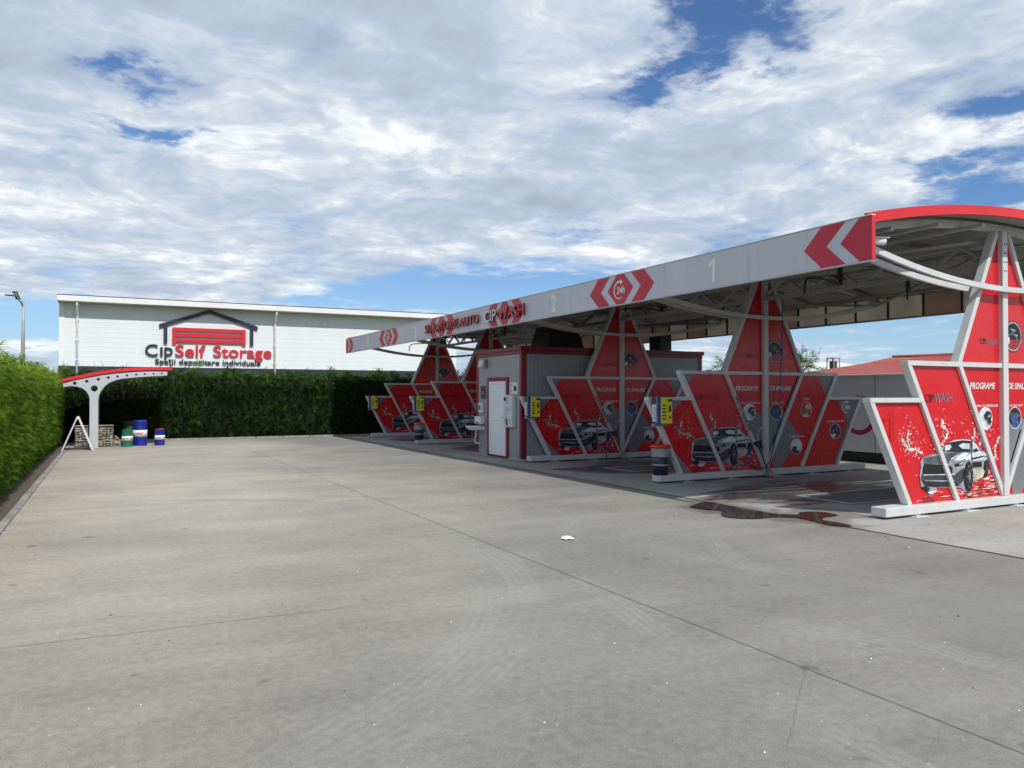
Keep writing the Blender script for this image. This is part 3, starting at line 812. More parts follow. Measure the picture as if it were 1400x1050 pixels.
def partition(yc, label, red_all=False, number=None, box=True, simple=False, clip_front=None):
    P = thing('bay_partition', label, 'partition', (CX, yc, 0), group='wash bay partitions under the canopy')
    near = -.06
    # base beam on floor plates
    b = MB(); b.box((-2.66, -.115, .035), (2.9, .115, .156), 'white_steel', .008); bb = b.build('base_beam', P)
    for x in (-2.0, -.9, .25, 1.3, 2.4):
        b = MB()
        b.box((x - .14, -.18, .004), (x + .14, .18, .014), 'white_steel', .003)
        b.box((x - .05, -.10, .014), (x + .05, .10, .0345), 'grey_steel')
        for sx in (-.11, .11):
            for sy in (-.15, .15): b.tube([(x + sx, sy, .014), (x + sx, sy, .026)], .010, 'grey_steel', 6)
        b.build('floor_plate', P)
    # post
    b = MB(); b.box((-.02, -.085, .158), (.10, .085, 4.06), 'white_steel', .006)
    for z in (3.45, 3.58, 3.71, 3.84):
        for x in (.015, .065): b.tube([(x, -.084, z), (x, -.092, z)], .010, 'dark_steel', 8)
    b.build('post', P)
    # frame: slanted members, rails
    b = MB(); k = 0
    def mem(p, q, w=.076, ext=0.):
        nonlocal k
        d = .112 + .003 * (k % 6); k += 1
        b.bar((p[0], 0, p[1]), (q[0], 0, q[1]), w, d, 'white_steel', ext=ext)
    for s in (1, -1):
        for seg in (S_, B_, M_, T_):
            (a, c) = seg
            sh = 0 if s == 1 else .08 if seg in (M_, T_) else .0
            mem((s * a[0] + sh, a[1]), (s * c[0] + sh, c[1]))
        mem((s * -2.88, 1.56), (s * at_z(B_, 1.56), 1.56), .064)
    mem((-2.13, 2.06), (-.021, 2.06), .068); mem((.101, 2.06), (2.13, 2.06), .068)
    b.build('frame', P)
    # panels (print on them as sub-parts)
    yp = -.012
    to = TXZ(yp)
    mid = .04
    cells = {
        'a': [(-2.85, 1.56), (at_z(B_, 1.56), 1.56), (at_z(B_, .15), .15), (at_z(S_, .15), .15)],
        'b': [(-2.1, 2.06), (-1.0, 2.06), (at_z(M_, .15), .15), (at_z(B_, .15), .15)],
        'c': [(-1.0, 2.06), (mid, 2.06), (mid, .15), (at_z(M_, .15), .15)],
        'd': [(at_z(T_, 2.06), 2.06), (mid, 2.06), (mid, 3.95), (at_z(T_, 3.95), 3.95)],
    }
    cells.update({k2 + 'r': [(.08 - x if k2 in 'cd' else -x, z) for x, z in v][::-1] for k2, v in list(cells.items())})
    cells['br'] = [(-x, z) for x, z in cells['b']][::-1]
    panels = {}
    for key, pts in cells.items():
        b = MB()
        b.poly(pts, 'red_print', to, 0.)
        b.poly(pts[::-1], 'red_print', to, -.012)
        n = len(pts)
        for i in range(n):
            p, q = pts[i], pts[(i + 1) % n]
            b.face([to(*p, 0.), to(*q, 0.), to(*q, -.012), to(*p, -.012)], 'red_print')
        greys = []
        if not red_all or key.endswith('r'):
            greys = {'a': [[(-3, 1.7), (-1.9, 1.7), (-2.62, .95), (-3, .95)], [(-3, .95), (-2.62, .95), (-2.3, .62), (-3, .62)], [(-3, .62), (-2.3, .62), (-1.75, .1), (-3, .1)]],
                     'b': [[(-2.3, 2.2), (-1.62, 2.2), (-2.0, 1.72), (-2.3, 1.72)]],
                     'c': [[(-.75, 1.05), (-.5, 1.28), (.04, 1.28), (.04, .1), (-.4, .1)]],
                     'cr': [[(.04, 1.28), (.60, 1.28), (.85, 1.0), (.2, .1), (.04, .1)]],
                     'br': [[(1.45, 2.2), (1.85, 1.55), (2.4, 1.55), (2.4, 2.2)], [(.3, .1), (.45, .1), (1.02, .80), (.72, 1.12), (.2, 1.1)]],
                     'ar': [[(2.05, 1.7), (2.46, 1.05), (3.1, 1.05), (3.1, 1.7)], [(2.46, 1.05), (2.0, .1), (3.1, .1), (3.1, 1.05)]]}.get(key, [])
        for g in greys:
            q = clip(g, pts)
            if len(q) > 2: b.poly(q, 'grey_print', to, .0025)
        panels[key] = b.build('panel', P)
    b = MB(); car_art(b, to, gold=not red_all); b.build('car_picture', P)
    # lettering
    def letter(key, items):
        b = MB()
        for (s, m, a0, a1, b0, b1, sh, bold) in items: add_text(b, s, m, a0, a1, b0, b1, to, .0062, bold=bold, shear=sh)
        b.build('lettering', panels[key])
    letter('c', [('PROGRAME', 'white_print', -.72, -.12, 1.715, 1.81, .18, .02), ('APA CU PRESIUNE', 'white_print', -.585, -.06, 1.455, 1.492, .1, .012)])
    letter('cr', [('DE SPALARE', 'white_print', .19, .80, 1.715, 1.81, .18, .02), ('ULTRA HOT', 'white_print', .23, .57, 1.455, 1.492, .1, .012)])
    letter('br', [('CEARA', 'white_print', 1.13, 1.32, 1.53, 1.57, .1, .012), ('SUPER SPUMA', 'white_print', .72, 1.16, .755, .80, .1, .012)])
    letter('ar', [('CLATIRE FARA PETE', 'white_print', 1.82, 2.38, 1.05, 1.09, .1, .012)])
    lc = ('dark_print', 'darkred_print') if not red_all else ('dark_print', 'grey_print')
    letter('b', [('CIP', lc[0], -1.72, -1.53, 1.53, 1.64, 0, .012), ('WASH', lc[1], -1.52, -1.13, 1.53, 1.66, 0, .005)])
    letter('d', [('CIP', lc[0], -.47, -.33, 2.37, 2.45, 0, .012), ('WASH', lc[1], -.32, -.08, 2.36, 2.45, 0, .005)])
    if number: letter('a', [(number, 'number_red' if red_all else 'red_print', -2.56, -2.36, 1.02, 1.42, 0, .0)])
    picture(panels['c'], (-.36, 1.29), .165, 0, to)
    picture(panels['cr'], (.36, 1.29), .165, 1, to)
    picture(panels['br'], (1.22, 1.33), .165, 2, to)
    picture(panels['br'], (.93, .57), .165, 3, to)
    picture(panels['ar'], (2.08, .86), .165, 4, to)
    badge(panels['dr'], (.33, 2.50), .235, to)
    b = MB(); logo24(b, (2.42, 1.37), .125, 'white_print', to, .006); b.build('lettering', panels['ar'])
    # sticker running down the slanted member
    if not simple:
        b = MB()
        a = Vector((at_z(M_, 1.62), 1.62)); c = Vector((at_z(M_, .92), .92)); t = (c - a).normalized(); n = Vector((-t.y, t.x))
        add_text(b, 'APA CU PRESIUNE', 'black', 0, (c - a).length, -.032, .032, lambda u, v, o: (a.x + t.x * u + n.x * v, near - .010 - o, a.y + t.y * u + n.y * v), 0., bold=.02)
        b.build('lettering', P)
    return P

W = [6.83, 11.50, 16.40, 24.12, 29.06]
partition(W[0], 'nearest partition at the canopy end, all red panels in sunlit white frame', red_all=True, number='1', simple=True)
partition(W[1], 'shaded partition of bay 1 with red lidded bin on its base, second from the near end', number='1')
partition(W[2], 'shaded partition standing right against the ribbed side of the grey cabin', number='2')
partition(W[3], 'partition just beyond the cabin with a 3 beside its keypad box', number='3', simple=True)
partition(W[4], 'farthest partition in front of the dark hedge, with a 4 beside its keypad box', number='4', simple=True)

# control boxes on the front tip of four partitions
def control_box(yc, label, proto=None):
    loc = (8.80, yc - .09, 1.10)
    if proto: return copy_thing(proto, loc, label)
    t = thing('control_box', label, 'control box', loc, group='yellow keypad boxes on the partitions')
    b = MB(); b.box((.0, -.17, 0), (.34, .015, .50), 'blue', .012); b.build('housing', t)
    b = MB(); b.box((.06, -.182, .01), (.315, -.171, .49), 'yellow', .003); fp = b.build('front_panel', t)
    b = MB()
    for k in range(5):
        b.box((.085, -.188, .08 + k * .062), (.175, -.1825, .108 + k * .062), 'drum_green', .002)
    b.build('button', fp)
    b = MB(); b.box((.215, -.187, .41), (.305, -.1825, .455), 'black', .002); b.build('display', fp)
    b = MB(); b.box((.235, -.187, .22), (.285, -.1825, .34), 'black', .002); b.build('card_reader', fp)
    b = MB(); b.box((.235, -.189, .10), (.285, -.1825, .155), 'red_plastic', .002)
    b.build('coin_slot', fp)
    b = MB(); b.box((-.006, -.15, .36), (-.0005, -.01, .49), 'dark_steel', .001)
    b.box((-.007, -.15, .05), (-.0005, -.01, .355), 'white_plastic', .001)
    for k in range(8): b.box((-.0085, -.14, .08 + k * .032), (-.0072, -.03 - .01 * (k % 3), .092 + k * .032), 'steel_print')
    b.build('instruction_plate', t)
    b = MB(); b.box((-.03, -.16, .02), (-.008, -.155, .5), 'grey_steel'); b.box((-.0, -.06, -.04), (.3, .018, -.001), 'grey_steel', .004); b.build('bracket', t)
    return t
cb = control_box(W[1], 'yellow keypad box above the red lidded bin of bay 1')
control_box(W[2], 'yellow keypad box beside the corner of the grey cabin', cb)
control_box(W[3], 'yellow keypad box with a red 3 beside it, beyond the cabin', cb)
control_box(W[4], 'yellow keypad box farthest away, with a red 4 beside it', cb)

# litter bins standing on the base beams
def bin_(yc, label, proto=None):
    loc = (9.06, yc, .158)
    if proto: return copy_thing(proto, loc, label)
    t = thing('litter_bin', label, 'bin', loc, group='litter bins on the partition bases')
    b = MB(); b.lathe([(.135, 0), (.142, .0), (.150, .17), (.150, .172), (.152, .20), (.152, .202), (.165, .36)], ['navy', 'navy', 'grey_steel', 'grey_steel', 'navy', 'navy']); b.build('body', t)
    b = MB(); pr = []
    rs = random.Random(3)
    n = 26; rings = []
    for j in range(6):
        z = .33 + j * .034; rings.append([b.bm.verts.new(((.170 + .006 * math.sin(k * 2.3 + j) + rs.uniform(-.003, .003)) * math.cos(2 * PI * k / n), (.170 + .006 * math.sin(k * 2.3 + j)) * math.sin(2 * PI * k / n), z)) for k in range(n)])
    for r0, r1 in zip(rings, rings[1:]):
        for k in range(n):
            f = b.bm.faces.new((r0[k], r0[(k + 1) % n], r1[(k + 1) % n], r1[k])); f.material_index = b.mi('bag'); f.smooth = True
    b.build('bag', t)
    b = MB(); b.lathe([(.176, .49), (.188, .492), (.190, .525), (.178, .545), (.12, .56), (.115, .545)], 'red_plastic'); b.build('lid', t)
    return t
bn = bin_(W[1], 'dark bin with red lid at the front of bay 1, the nearer of the two')
bin_(W[3], 'dark bin with red lid standing beyond the cabin, the farther of the two', bn)

# hoses and lances hanging by the posts
def curve_pts(ps, n=8):
    ps = [Vector(p) for p in ps]; out = []
    for i in range(len(ps) - 1):
        p0, p1, p2, p3 = ps[max(i - 1, 0)], ps[i], ps[i + 1], ps[min(i + 2, len(ps) - 1)]
        for k in range(n):
            t = k / n
            out.append(.5 * ((2 * p1) + (p2 - p0) * t + (2 * p0 - 5 * p1 + 4 * p2 - p3) * t * t + (3 * p1 - p0 - 3 * p2 + p3) * t ** 3))
    out.append(ps[-1]); return out
def lance_set(yc, label_h, label_l, long=True):
    y = -.2
    b = MB()
    if long:
        path = [(.44, y + .06, 3.55), (.40, y + .04, 3.1), (.34, y, 2.4), (.30, y, 1.92), (.26, y, 1.19), (.16, y, .76), (-.02, y - .02, .33), (-.24, y - .03, .18), (-.49, y - .03, .20), (-.60, y - .02, .44), (-.52, y - .01, .63), (-.36, y, .68)]
    else:
        path = [(-.34, y, .70), (-.46, y - .02, .66), (-.54, y - .02, .4), (-.55, y - .01, .07), (-.53, y, .03), (-.45, y, .02)]
    b.tube(curve_pts(path), .011, 'hose_blue', 7)
    o = b.build('pressure_hose', loc=(CX, yc, 0)); tag(o, label_h, 'hose')
    t = thing('spray_lance', label_l, 'spray lance', (CX, yc, 0))
    b = MB(); b.tube([(-.34, y, .66), (-.20, y, .42), (-.02, y + .02, .10)], [.016, .014, .012], 'dark_steel', 8); b.tube([(-.05, y + .02, .15), (.0, y + .02, .05)], .024, 'black', 8); b.build('barrel', t)
    b = MB(); b.bar((-.40, y, .71), (-.30, y, .60), .05, .05, 'black', bev=.01); b.bar((-.33, y, .70), (-.22, y, .72), .04, .04, 'black', bev=.008); b.bar((-.26, y, .72), (-.22, y, .58), .035, .04, 'black', bev=.008); b.build('handle', t)
    b = MB(); b.box((-.06, y - .05, .02), (.06, y + .08, .13), 'grey_steel', .01); b.tube([(-.02, y, .13), (-.04, y, .2)], .04, 'grey_steel', 10); b.build('holster', t)
lance_set(W[1], 'blue pressure hose looped down the post of the bay 1 partition', 'black spray lance in its holder by the post between bay 1 and bay 2')
lance_set(W[2], 'short blue hose hanging from the lance next to the grey cabin', 'black spray lance leaning on the partition beside the cabin', long=False)

# ------------------------------------------------------------------ canopy
CY0, CY1, CXF, CXB = 6.25, 29.6, 8.1, 15.12
CYC = (CY0 + CY1) / 2
CAN = thing('canopy', 'long curved wash canopy with grey fascia, bay numbers and red chevrons', 'canopy', (CX, CYC, 0))
can = Vector((CX, CYC, 0))
def L(p): return (p[0] - can.x, p[1] - can.y, p[2])
roofz = lambda X: 4.17 - .40 * ((X - CX) / 3.5) ** 2
# fascia
b = MB(); b.box(L((CXF, CY0, 3.255)), L((CXF + .05, CY1, 3.79)), 'banner', .004)
fas = b.build('fascia', CAN)
b = MB(); b.box(L((CXF - .006, CY0 - .004, 3.792)), L((CXF + .07, CY1 + .004, 3.806)), 'white_steel', .002); b.box(L((CXF - .006, CY0 - .004, 3.240)), L((CXF + .06, CY1 + .004, 3.253)), 'white_steel', .002)
b.box(L((CXF - .004, CY0 - .012, 3.254)), L((CXF + .055, CY0 - .001, 3.791)), 'sign_red', .002)
b.build('trim', fas)
to = TYZ(CXF - can.x); ly = lambda y: y - can.y
b = MB()
ztop, zbot, zm = 3.788, 3.257, 3.52
def pol(pts, m, off): b.poly([(ly(y), z) for y, z in pts], m, to, off)
for s in (0, 1):
    f = (lambda y: y) if s == 0 else (lambda y: CY0 + CY1 - y)
    pol([(f(y), z) for y, z in [(CY0 + .002, ztop), (CY0 + .002, zbot), (6.42, zbot), (6.70, zm), (6.42, ztop)]], 'banner_red', .002)
    pol([(f(y), z) for y, z in [(6.99, ztop), (6.62, ztop), (6.91, zm), (6.62, zbot), (6.99, zbot), (7.27, zm)]], 'banner_red', .002)
GC = [11.415, 16.0, 19.85, CY0 + CY1 - 11.415]
for gy in GC:
    for sg in (1, -1):
        pol([(gy + sg * d, z) for d, z in [(.70, ztop), (.325, ztop), (.605, zm), (.325, zbot), (.70, zbot), (.985, zm)]], 'banner_red', .002)
    pol([(gy + d, z) for d, z in [(.115, ztop), (-.115, ztop), (-.395, zm), (-.115, zbot), (.115, zbot), (.395, zm)]], 'banner_red', .002)
b.build('chevrons', fas)
for gy in (GC[0], GC[3]):
    b = MB(); logo24(b, (ly(gy + .03), 3.515), .165, 'white_print', to, .004, flip=-1); b.build('lettering', fas)
for s, yy in zip('1234', (9.03, 13.76, 21.9, 26.75)):
    b = MB(); w = .19 if s != '1' else .15
    add_text(b, s, 'white_print', ly(yy + w / 2), ly(yy - w / 2), 3.335, 3.71, to, .003, bold=.035); b.build('lettering', fas)
b = MB(); add_text(b, 'SPALATORIE AUTO', 'sign_red', ly(20.95), ly(17.3), 3.39, 3.63, to, .03, bold=.004, depth=.045, side='letter_shadow_side'); b.build('lettering', fas)
b = MB(); add_text(b, 'CIP', 'white_print', ly(16.94), ly(16.32), 3.38, 3.65, to, .03, bold=.004, depth=.045, side='black'); b.build('lettering', fas)  # black sides paint the shadow side of the letters
b = MB(); add_text(b, 'WASH', 'sign_red', ly(16.18), ly(14.95), 3.38, 3.65, to, .03, bold=.004, depth=.045, side='letter_shadow_side'); b.build('lettering', fas)
# rear fascia with ribs
b = MB(); b.box(L((CXB, CY0, 3.30)), L((CXB + .012, CY1, 3.77)), 'banner_back')
rf = b.build('fascia', CAN); rf['label'] = 'rear fascia banner glowing with daylight'
b = MB(); yy = CY0 + .02; k = 0
b.box(L((CXB - .03, CY0, 3.75)), L((CXB + .03, CY1, 3.79)), 'grey_steel'); b.box(L((CXB - .03, CY0, 3.265)), L((CXB + .03, CY1, 3.299)), 'grey_steel')
while yy < CY1:
    b.box(L((CXB - .045, yy - .018, 3.30)), L((CXB - .003, yy + .018, 3.749)), 'dark_steel'); yy += .83
b.build('ribs', rf)
b = MB(); tb = TYZ(CXB - can.x)
for k in (1, 2, 4, 9, 10, 13, 15, 16, 20, 22):
    y0 = CY0 + .02 + .83 * k + .02; b.poly([(ly(y0), 3.301), (ly(y0), 3.748), (ly(y0 + .79), 3.748), (ly(y0 + .79), 3.301)], 'banner_back_red', tb, .0015)
b.build('tinted_squares', rf)
# roof sheet with trapezoid ribs
nx = 26; prof = []
yy = CY0 + .13
while yy < CY1 - .13:
    prof += [(yy, 0), (yy + .09, 0), (yy + .115, .035), (yy + .175, .035)]; yy += .2
b = MB(); grid = []
for i in range(nx + 1):
    X = CXF + .06 + (CXB - .08 - CXF) * i / nx
    grid.append([b.bm.verts.new(L((X, y, roofz(X) + h))) for y, h in prof])
for r0, r1 in zip(grid, grid[1:]):
    for k in range(len(prof) - 1):
        f = b.bm.faces.new((r0[k], r1[k], r1[k + 1], r0[k + 1])); f.material_index = b.mi('roof_sheet')
b.build('roof_sheet', CAN)
def arcpts(z, x0, x1, y, n=28): return [L((x0 + (x1 - x0) * k / n, y, z(x0 + (x1 - x0) * k / n))) for k in range(n + 1)]
for yy in (CY0 + .11, CY1 - .11):
    b = MB(); b.sweep(arcpts(lambda X: roofz(X) + .0, CXF + .055, CXB - .035, yy), .125, .05, 'red_plastic'); b.build('end_trim', CAN)
# rafters above each partition + tie arcs either side of it
for i, yy in enumerate(W):
    b = MB(); b.sweep(arcpts(lambda X: roofz(X) - .095, CXF + .075, CXB - .05, yy), .09, .12, 'grey_steel' if i else 'white_steel'); b.build('rafter', CAN)
    for dy in (-.135, .135):
        b = MB(); b.sweep(arcpts(lambda X: 3.165 + .0405 * (X - CX) ** 2, CXF + .08, CXB - .05, yy + dy), .075, .05, 'white_steel'); b.build('tie_arc', CAN)
for j in range(4):
    for q in (1 / 3, 2 / 3):
        yy = W[j] + (W[j + 1] - W[j]) * q
        b = MB(); b.sweep(arcpts(lambda X: roofz(X) - .06, CXF + .075, CXB - .05, yy), .06, .06, 'grey_steel'); b.build('rafter', CAN)
# longitudinal truss between the post heads
b = MB()
for a, c in zip(W, W[1:]):
    b.bar(L((CX, a + .088, 3.93)), L((CX, c - .088, 3.93)), .09, .12, 'grey_steel', up=(0, 0, 1))
    b.bar(L((CX, a + .088, 3.55)), L((CX, c - .088, 3.55)), .08, .08, 'grey_steel', up=(0, 0, 1))
    n = 4
    for k in range(n):
        y0 = a + (c - a) * k / n + .1; y1 = a + (c - a) * (k + .5) / n; y2 = a + (c - a) * (k + 1) / n - .1
        b.bar(L((CX, y0, 3.585)), L((CX, y1 - .03, 3.885)), .05, .06, 'grey_steel', up=(1, 0, 0))
        b.bar(L((CX, y1 + .03, 3.885)), L((CX, y2, 3.585)), .05, .06, 'grey_steel', up=(1, 0, 0))
b.build('truss', CAN)
for X in (8.75, 9.7, 10.65, 12.6, 13.55, 14.5):
    b = MB(); z = roofz(X) - .17
    b.bar(L((X, CY0 + .2, z)), L((X, CY1 - .2, z)), .06, .05, 'grey_steel', up=(0, 0, 1)); b.build('purlin', CAN)
# diagonal wind braces under the sheet
b = MB()
for a, c in zip(W, W[1:]):
    for (x0, x1) in ((8.4, 11.3), (14.8, 11.9)):
        b.bar(L((x0, a + .15, roofz(x0) - .23)), L((x1, c - .15, roofz(x1) - .23)), .045, .045, 'grey_steel', up=(0, 0, 1))
        b.bar(L((x1, a + .15, roofz(x1) - .285)), L((x0, c - .15, roofz(x0) - .285)), .045, .045, 'grey_steel', up=(0, 0, 1))
b.build('braces', CAN)
# hangers from the fascia frame down to the tie arcs
for yy in W:
    b = MB(); b.bar(L((CXF + .09, yy, 3.27)), L((CXF + .09, yy, 3.68)), .05, .06, 'grey_steel', up=(1, 0, 0)); b.build('hanger', CAN)

# swivel booms under the roof
def boom(loc, rz, label, proto=None):
    if proto:
        c = copy_thing(proto, loc, label); c.rotation_euler = (0, 0, rz); return c
    t = thing('swivel_boom', label, 'boom', loc, rz, group='swivel hose booms under the canopy')
    b = MB(); b.box((-.16, -.04, -.03), (.16, .04, .0), 'dark_steel', .004); b.box((-.03, -.03, -.03), (.03, .03, .22), 'dark_steel', .004)
    b.bar((-.14, 0, 0), (-.02, 0, .2), .025, .025, 'dark_steel'); b.bar((.14, 0, 0), (.02, 0, .2), .025, .025, 'dark_steel'); b.build('bracket', t)
    b = MB(); b.tube([(0, 0, -.02), (0, 0, -.12)], .035, 'black', 10); b.build('swivel', t)
    b = MB(); b.tube(curve_pts([(0, 0, -.10), (.3, 0, -.09), (.9, 0, -.12), (1.35, 0, -.16), (1.5, 0, -.24), (1.52, 0, -.42)], 5), .016, 'black', 7)
    b.tube(curve_pts([(0, 0, -.05), (.35, 0, .0), (.9, 0, -.09)], 5), .009, 'black', 6); b.build('arm', t)
    return t
bm0 = boom((11.0, 9.1, 3.62), R(200), 'black hose boom under the roof of bay 1, nearer the fascia')
boom((12.9, 9.2, 3.62), R(215), 'black hose boom under the roof of bay 1, nearer the rear banner', bm0)
boom((11.0, 13.9, 3.62), R(195), 'black hose boom under the roof of bay 2, nearer the fascia', bm0)
boom((12.9, 14.0, 3.62), R(230), 'black hose boom under the roof of bay 2, nearer the rear banner', bm0)
boom((11.0, 21.7, 3.62), R(190), 'black hose boom under the roof right behind the grey cabin', bm0)
boom((11.0, 26.6, 3.62), R(190), 'black hose boom under the far end of the canopy', bm0)

# security cameras
def cctv(loc, rz, label, proto=None):
    if proto:
        c = copy_thing(proto, loc, label); c.rotation_euler = (0, 0, rz); return c
    t = thing('security_camera', label, 'camera', loc, rz, group='white security cameras')
    b = MB(); b.tube([(-.10, 0, 0), (.10, 0, 0)], .035, 'white_plastic', 14); b.box((-.11, -.04, .028), (.14, .04, .04), 'white_plastic', .006); b.build('body', t)
    b = MB(); b.tube([(.101, 0, 0), (.112, 0, 0)], .03, 'lens', 14); b.build('lens', t)
    b = MB(); b.tube([(-.08, 0, -.03), (-.14, .0, -.05), (-.20, 0, -.02)], .014, 'white_plastic', 8); b.tube([(-.20, 0, -.02), (-.23, 0, -.02)], .045, 'white_plastic', 14); b.build('bracket', t)
    return t
cc = cctv((8.62, 6.60, 3.585), R(-12), 'white security camera at the near end of the canopy tie arcs')
cc.scale = (1.35, 1.35, 1.35)

# ------------------------------------------------------------------ technical cabin
TX0, TX1, TY0, TY1, TZ = 8.87, 14.5, 16.60, 19.17, 2.72
CAB = thing('cabin', 'grey ribbed technical cabin with maroon trim and a white door', 'cabin', ((TX0 + TX1) / 2, (TY0 + TY1) / 2, 0))
cv = CAB.location.copy()
def K(p): return (p[0] - cv.x, p[1] - cv.y, p[2])
b = MB(); b.box(K((TX0, TY0, .06)), K((TX0 + .06, TY1, TZ)), 'cabin_panel_y'); b.build('wall', CAB)
b = MB(); b.box(K((TX0 + .061, TY0, .06)), K((TX1 - .061, TY0 + .06, TZ)), 'cabin_panel_x'); b.build('wall', CAB)
b = MB(); b.box(K((TX0 + .061, TY1 - .06, .06)), K((TX1 - .061, TY1, TZ)), 'cabin_panel_x'); b.build('wall', CAB)
b = MB(); b.box(K((TX1 - .06, TY0, .06)), K((TX1, TY1, TZ)), 'cabin_panel_y'); b.build('wall', CAB)
for x, y in ((TX0, TY0), (TX0, TY1), (TX1, TY0), (TX1, TY1)):
    b = MB()
    sx = 1 if x == TX0 else -1; sy = 1 if y == TY0 else -1
    lo = (min(x - sx * .012, x + sx * .13), min(y - sy * .012, y + sy * .10)); hi = (max(x - sx * .012, x + sx * .13), max(y - sy * .012, y + sy * .10))
    b.box(K((lo[0], lo[1], .06)), K((hi[0], hi[1], TZ - .001)), 'maroon', .003)
    b.build('corner_trim', CAB)
b = MB(); b.box(K((TX0 - .06, TY0 - .05, TZ)), K((TX1 + .06, TY1 + .05, TZ + .10)), 'maroon', .006); b.box(K((TX0 - .02, TY0 - .02, TZ - .09)), K((TX1 + .02, TY1 + .02, TZ - .0015)), 'maroon', .003); b.build('roof', CAB)
b = MB(); b.box(K((TX0 - .015, TY0 - .015, .006)), K((TX1 + .015, TY1 + .015, .075)), 'grey_steel', .004); b.build('base_channel', CAB)
# door in its maroon surround
d = MB()
for lo, hi in (((17.28, .04), (17.395, 2.08)), ((18.365, .04), (18.48, 2.08)), ((17.396, 1.985), (18.364, 2.08)), ((17.396, .04), (18.364, .085))):
    d.box(K((TX0 - .035, lo[0], lo[1])), K((TX0 - .0005, hi[0], hi[1])), 'maroon', .003)
df = d.build('door', CAB)
d = MB(); d.box(K((TX0 - .024, 17.40, .09)), K((TX0 - .004, 18.36, 1.98)), 'door_white', .003)
for (y0, y1, z0, z1) in ((17.40, 17.47, .09, 1.98), (18.29, 18.36, .09, 1.98), (17.471, 18.289, 1.90, 1.98), (17.471, 18.289, .09, .19), (17.471, 18.289, .97, 1.02)):
    d.box(K((TX0 - .038, y0, z0)), K((TX0 - .0245, y1, z1)), 'door_white', .004)
d.build('door_leaf', df)
d = MB(); d.box(K((TX0 - .048, 17.425, .98)), K((TX0 - .0385, 17.46, 1.14)), 'grey_steel', .002); d.tube([K((TX0 - .05, 17.44, 1.06)), K((TX0 - .09, 17.44, 1.06)), K((TX0 - .09, 17.55, 1.06))], .01, 'grey_steel', 8); d.build('handle', df)
# things fixed to the cabin front
def face_box(y0, y1, z0, z1, d0, d1, m, bev=.006):
    q = MB(); q.box((-d1, y0, z0), (-d0, y1, z1), m, bev); return q
CH = thing('change_machine', 'tall white change machine beside the cabin door, full of stickers', 'machine', (TX0, 17.12, .83))
q = MB(); q.box((-.12, -.22, 0), (-.0005, .22, .80), 'white_plastic', .015); q.build('housing', CH)
q = MB(); tf = TYZ(-.1205)
q.poly([(.20, .77), (-.19, .77), (-.19, .03), (.20, .03)], 'glass_print', tf, .002)
rs = random.Random(11)
for k in range(26):
    y = rs.uniform(-.16, .17); z = rs.uniform(.06, .74); w = rs.uniform(.01, .04); h = rs.uniform(.008, .03)
    q.poly([(y + w / 2, z), (y - w / 2, z), (y - w / 2, z + h), (y + w / 2, z + h)], rs.choice(['dark_print', 'blue_print', 'steel_print', 'red_print', 'dark_print']), tf, .004 + k * .0001)
q.poly([(.20, .74), (.08, .74), (.08, .66), (.20, .66)], 'black', tf, .0075); q.poly([(.07, .20), (-.0, .20), (-.0, .05), (.07, .05)], 'dark_print', tf, .0075)
q.build('stickers', CH)
SG = thing('notice_sign', 'white notice board above the change machine by the cabin door', 'sign', (TX0, 17.0, 1.65))
q = MB(); q.box((-.02, -.20, 0), (-.0005, .20, .29), 'white_plastic', .003); q.build('board', SG)
q = MB(); tf = TYZ(-.0205)
q.poly([(-.02, .2), (-.16, .2), (-.16, .08), (-.02, .08)], 'dark_print', tf, .002)
for k in range(5): q.poly([(.17, .05 + k * .045), (.05, .05 + k * .045), (.05, .065 + k * .045), (.17, .065 + k * .045)], ['red_print', 'steel_print', 'pink_print', 'steel_print', 'blue_print'][k], tf, .002)
q.build('print', SG)
LP = thing('flood_lamp', 'small beige flood lamp high on the cabin front', 'lamp', (TX0, 18.68, 2.36))
q = MB(); q.hexa([(-.14, -.17, 0), (-.03, -.14, .0), (-.03, .14, .0), (-.14, .17, 0), (-.10, -.17, .22), (-.03, -.14, .2), (-.03, .14, .2), (-.10, .17, .22)], 'beige', .008); q.build('housing', LP)
q = MB(); q.hexa([(-.148, -.13, .03), (-.142, -.13, .03), (-.142, .13, .03), (-.148, .13, .03), (-.113, -.13, .19), (-.107, -.13, .19), (-.107, .13, .19), (-.113, .13, .19)], 'glass_print'); q.build('glass', LP)
q = MB(); q.box((-.03, -.04, .05), (-.0005, .04, .15), 'grey_steel'); q.build('bracket', LP)
PO = thing('poster', 'small dark and pink poster left of the cabin door', 'poster', (TX0, 18.77, 1.52))
q = MB(); q.box((-.008, -.16, 0), (-.0005, .16, .36), 'steel_print', .001); tf = TYZ(-.0085)
q.poly([(.10, .08), (-.08, .05), (-.12, .2), (-.02, .30), (.1, .26)], 'dark_print', tf, .001); q.poly([(.05, .12), (-.03, .12), (-.05, .2), (.04, .22)], 'pink_print', tf, .002); q.poly([(.12, .02), (-.12, .02), (-.12, .05), (.12, .05)], 'blue_print', tf, .002); q.build('sheet', PO)
SD = thing('soap_dispenser', 'white soap dispenser above the sink on the cabin', 'dispenser', (TX0, 18.8, 1.16))
q = MB(); q.box((-.10, -.10, 0), (-.0005, .10, .27), 'white_plastic', .015); q.build('housing', SD)
q = MB(); q.box((-.106, -.05, .07), (-.1005, .05, .2), 'steel_print', .002); q.build('window', SD)
PT = thing('towel_dispenser', 'white paper towel box just above the sink on the cabin', 'dispenser', (TX0, 18.83, .855))
q = MB(); q.box((-.16, -.19, 0), (-.0005, .19, .20), 'white_plastic', .02); q.build('housing', PT)
